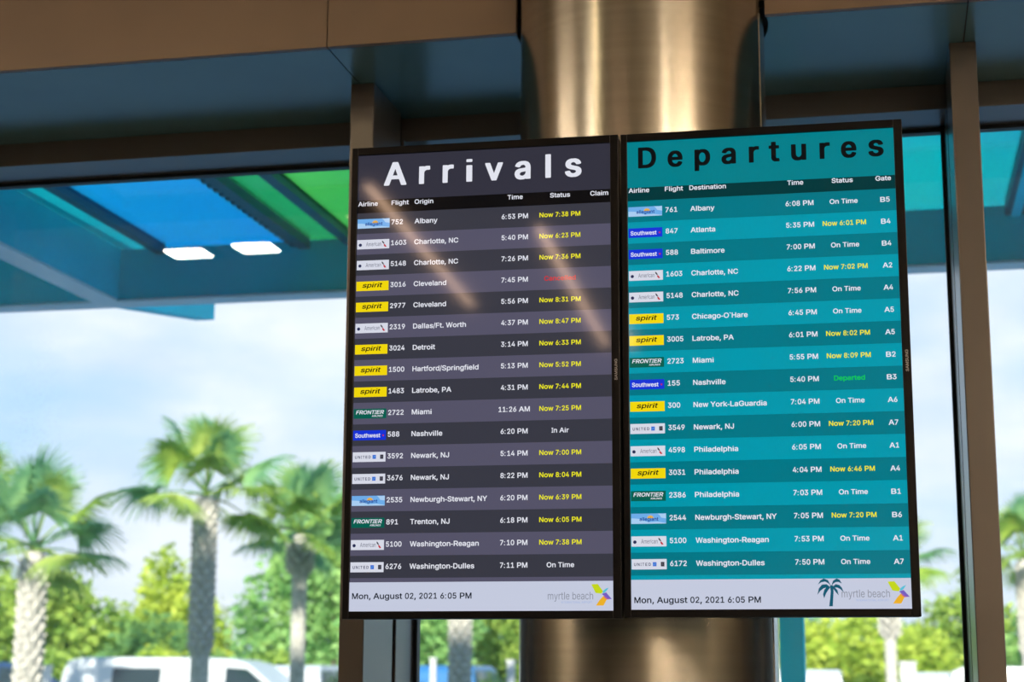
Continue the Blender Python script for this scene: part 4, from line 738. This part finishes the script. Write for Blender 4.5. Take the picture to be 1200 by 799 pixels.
# ---- vehicles
WHITE = pmat('white_paint', (.60, .62, .64, 1), .25, 0, .02, 2); BLUEP = pmat('dark_blue_paint', (.02, .05, .12, 1), .22, 0, .05, 2); BLUE2 = pmat('blue_paint', (.04, .18, .42, 1), .22, 0, .05, 2)
CARGL = pmat('car_window_glass', (.015, .03, .035, 1), .05, 0, .1, 2, spec=.8); TYRE = pmat('tyre_rubber', (.02, .02, .02, 1), .85); RIM = pmat('wheel_rim', (.5, .5, .52, 1), .3, .9)
LAMP = pmat('clear_lamp', (.7, .72, .75, 1), .1); TAIL = pmat('red_lamp', (.5, .02, .02, 1), .2); TRIM = pmat('black_plastic', (.03, .03, .03, 1), .6)
def vehicle(name, label, loc, rz, prof, glass, wheels, wd, paint, roofin=.10, belt=1.1, cat='car', rw=.36):
    """prof: side outline (x, z); everything above the belt line leans inwards"""
    root = empty(name, loc, rz); tag(root, label, cat, 'vehicles parked outside')
    zmax = max(p[1] for p in prof)
    inn = lambda z: roofin * max(0, (z - belt) / (zmax - belt))
    out = []
    for i, p in enumerate(prof):                      # wheel arches cut into the sill
        out.append(p)
        q = prof[(i + 1) % len(prof)]
        if abs(p[1] - q[1]) < 1e-6 and p[1] < .5 and abs(q[0] - p[0]) > 2:
            for wx in sorted(wheels, reverse=q[0] < p[0]):
                sg = 1 if q[0] > p[0] else -1
                for a in range(0, 181, 20): out.append((wx - sg * (rw + .06) * math.cos(math.radians(a)), p[1] + (rw + .06) * math.sin(math.radians(a))))
    m = MB(); n = len(out); m.prism(out, -wd / 2, wd / 2)
    m.v = [(x, (1 if y > 0 else -1) * (abs(y) - inn(z)), z) for x, y, z in m.v]
    m.build('body', paint, root, bevel=.045)
    for sgn in (-1, 1):
        for g in glass:
            k = MB(); pts = [(x, sgn * (wd / 2 - inn(z) + .006), z) for x, z in g]; k.poly(pts); k.poly([(x, y - sgn * .02, z) for x, y, z in pts]); k.build('side_window', CARGL, root)
        k = MB(); fx = max(p[0] for g in glass for p in g); k.box(fx - .15, fx + .02, sgn * (wd / 2 + .02) - .02, sgn * (wd / 2 + .16) + .02, belt, belt + .22); k.build('wing_mirror', paint, root, bevel=.03)
        for wx in wheels:
            k = MB(); y0, y1 = sgn * (wd / 2 - .24), sgn * (wd / 2 - .01); k.tube([(wx, y0, rw), (wx, y1, rw)], [rw, rw], 24); t_ = k.build('wheel', TYRE, root, bevel=.02)
            k = MB(); k.tube([(wx, y1 - sgn * .02, rw), (wx, y1 + sgn * .012, rw)], [rw * .62, rw * .55], 16); k.build('rim', RIM, t_)
    xs_ = [p[0] for p in prof]; x0, x1 = min(xs_), max(xs_)
    for sgn in (-1, 1):
        MB().box(x1 - .12, x1 + .01, sgn * wd / 2 * .72 - .16, sgn * wd / 2 * .72 + .16, .68, .86).build('headlamp', LAMP, root, bevel=.02)
        MB().box(x0 - .01, x0 + .08, sgn * wd / 2 * .84 - .08, sgn * wd / 2 * .84 + .08, .85, 1.2).build('tail_lamp', TAIL, root, bevel=.02)
    MB().box(x1 - .06, x1 + .05, -wd / 2 + .05, wd / 2 - .05, .34, .56).build('bumper', TRIM, root, bevel=.03)
    MB().box(x0 - .05, x0 + .06, -wd / 2 + .05, wd / 2 - .05, .34, .56).build('bumper', TRIM, root, bevel=.03)
    return root
VAN = [(-2.95, .32), (2.85, .32), (2.98, .55), (2.95, .95), (2.75, 1.14), (2.05, 1.28), (1.30, 1.93), (1.0, 2.03), (.2, 2.08), (-2.5, 2.08), (-2.82, 2.0), (-2.93, 1.7), (-2.98, .9)]
VGL = [[(1.42, 1.26), (1.92, 1.26), (1.30, 1.80), (.82, 1.84), (.82, 1.26)], [(-.5, 1.26), (.62, 1.26), (.62, 1.82), (-.5, 1.82)], [(-1.75, 1.26), (-.65, 1.26), (-.65, 1.82), (-1.75, 1.82)]]
vanr = vehicle('passenger_van', 'long white van parked behind the tall palm trunk', (-16.9, 42, -.02), 0, VAN, VGL[:1] + VGL[2:], (-1.85, 2.0), 2.0, WHITE, .16, 1.2, 'van'); vanr.scale = (1.16, 1, 1)
SUV = [(-2.3, .35), (2.2, .35), (2.32, .6), (2.28, .95), (2.1, 1.06), (1.1, 1.15), (.45, 1.72), (.1, 1.80), (-1.9, 1.80), (-2.2, 1.68), (-2.34, 1.05)]
SGL = [[(.0, 1.16), (.92, 1.16), (.42, 1.64), (.0, 1.68)], [(-.95, 1.16), (-.08, 1.16), (-.08, 1.68), (-.95, 1.68)], [(-2.05, 1.16), (-1.05, 1.16), (-1.05, 1.68), (-1.9, 1.66)]]
def suv(label, x, y, rz, paint, h=1.): 
    o = vehicle('estate_car', label, (x, y, -.02), rz, SUV, SGL, (-1.4, 1.42), 1.86, paint, .17, 1.12); o.scale = (1, 1, h); return o
suv('dark blue car parked behind the left palm trunk', -23.4, 44.5, 0, BLUEP, 1.1)
suv('white car parked right of the white van', -15.1, 45.6, math.pi / 2, WHITE, 1.06)
suv('blue car parked beyond the window below the arrivals screen', -10.9, 45, math.pi / 2, BLUE2, 1.06)
suv('white car parked below the departures screen', -1.95, 46, math.pi / 2, WHITE, 1.02)
suv('white car parked left of the right mullion', 1.25, 50.5, math.pi / 2, WHITE, 1.0)
suv('white car parked beyond the far right mullion', 3.6, 43, 0, WHITE, 1.06)

# ---- posts and lamps in the car park
POST = pmat('white_post_paint', (.6, .6, .6, 1), .6)
def post(x, y, w_, h, label):
    o = empty('marker_post', (x, y, 0)); tag(o, label, 'post', 'white marker posts in the car park')
    MB().box(-w_ / 2, w_ / 2, -w_ / 2, w_ / 2, -.02, h - .05).build('post_shaft', POST, o, bevel=.01)
    MB().box(-w_ / 2 - .02, w_ / 2 + .02, -w_ / 2 - .02, w_ / 2 + .02, h - .05, h).build('post_cap', POST, o, bevel=.01)
post(-10.4, 40, .13, 2.05, 'white post left of the palm trunk seen below the arrivals screen')
post(-8.55, 40, .16, 2.0, 'white post seen beside the column below the arrivals screen')
post(.40, 40, .34, 1.98, 'thick white post seen under the lower right corner of the departures screen')
post(-20.2, 40, .24, 1.86, 'white post standing in front of the dark blue car')
o = empty('floodlight_pole', (-57.0, 120, 0)); tag(o, 'tiny distant floodlight pole with pale head above the far trees', 'lamp post')
MB().tube([(0, 0, -.02), (0, 0, 6.9)], [.12, .08], 8).build('pole', POST, o); MB().box(-.35, .35, -.3, .3, 6.6, 7.4).build('lamp_head', POST, o, bevel=.05)
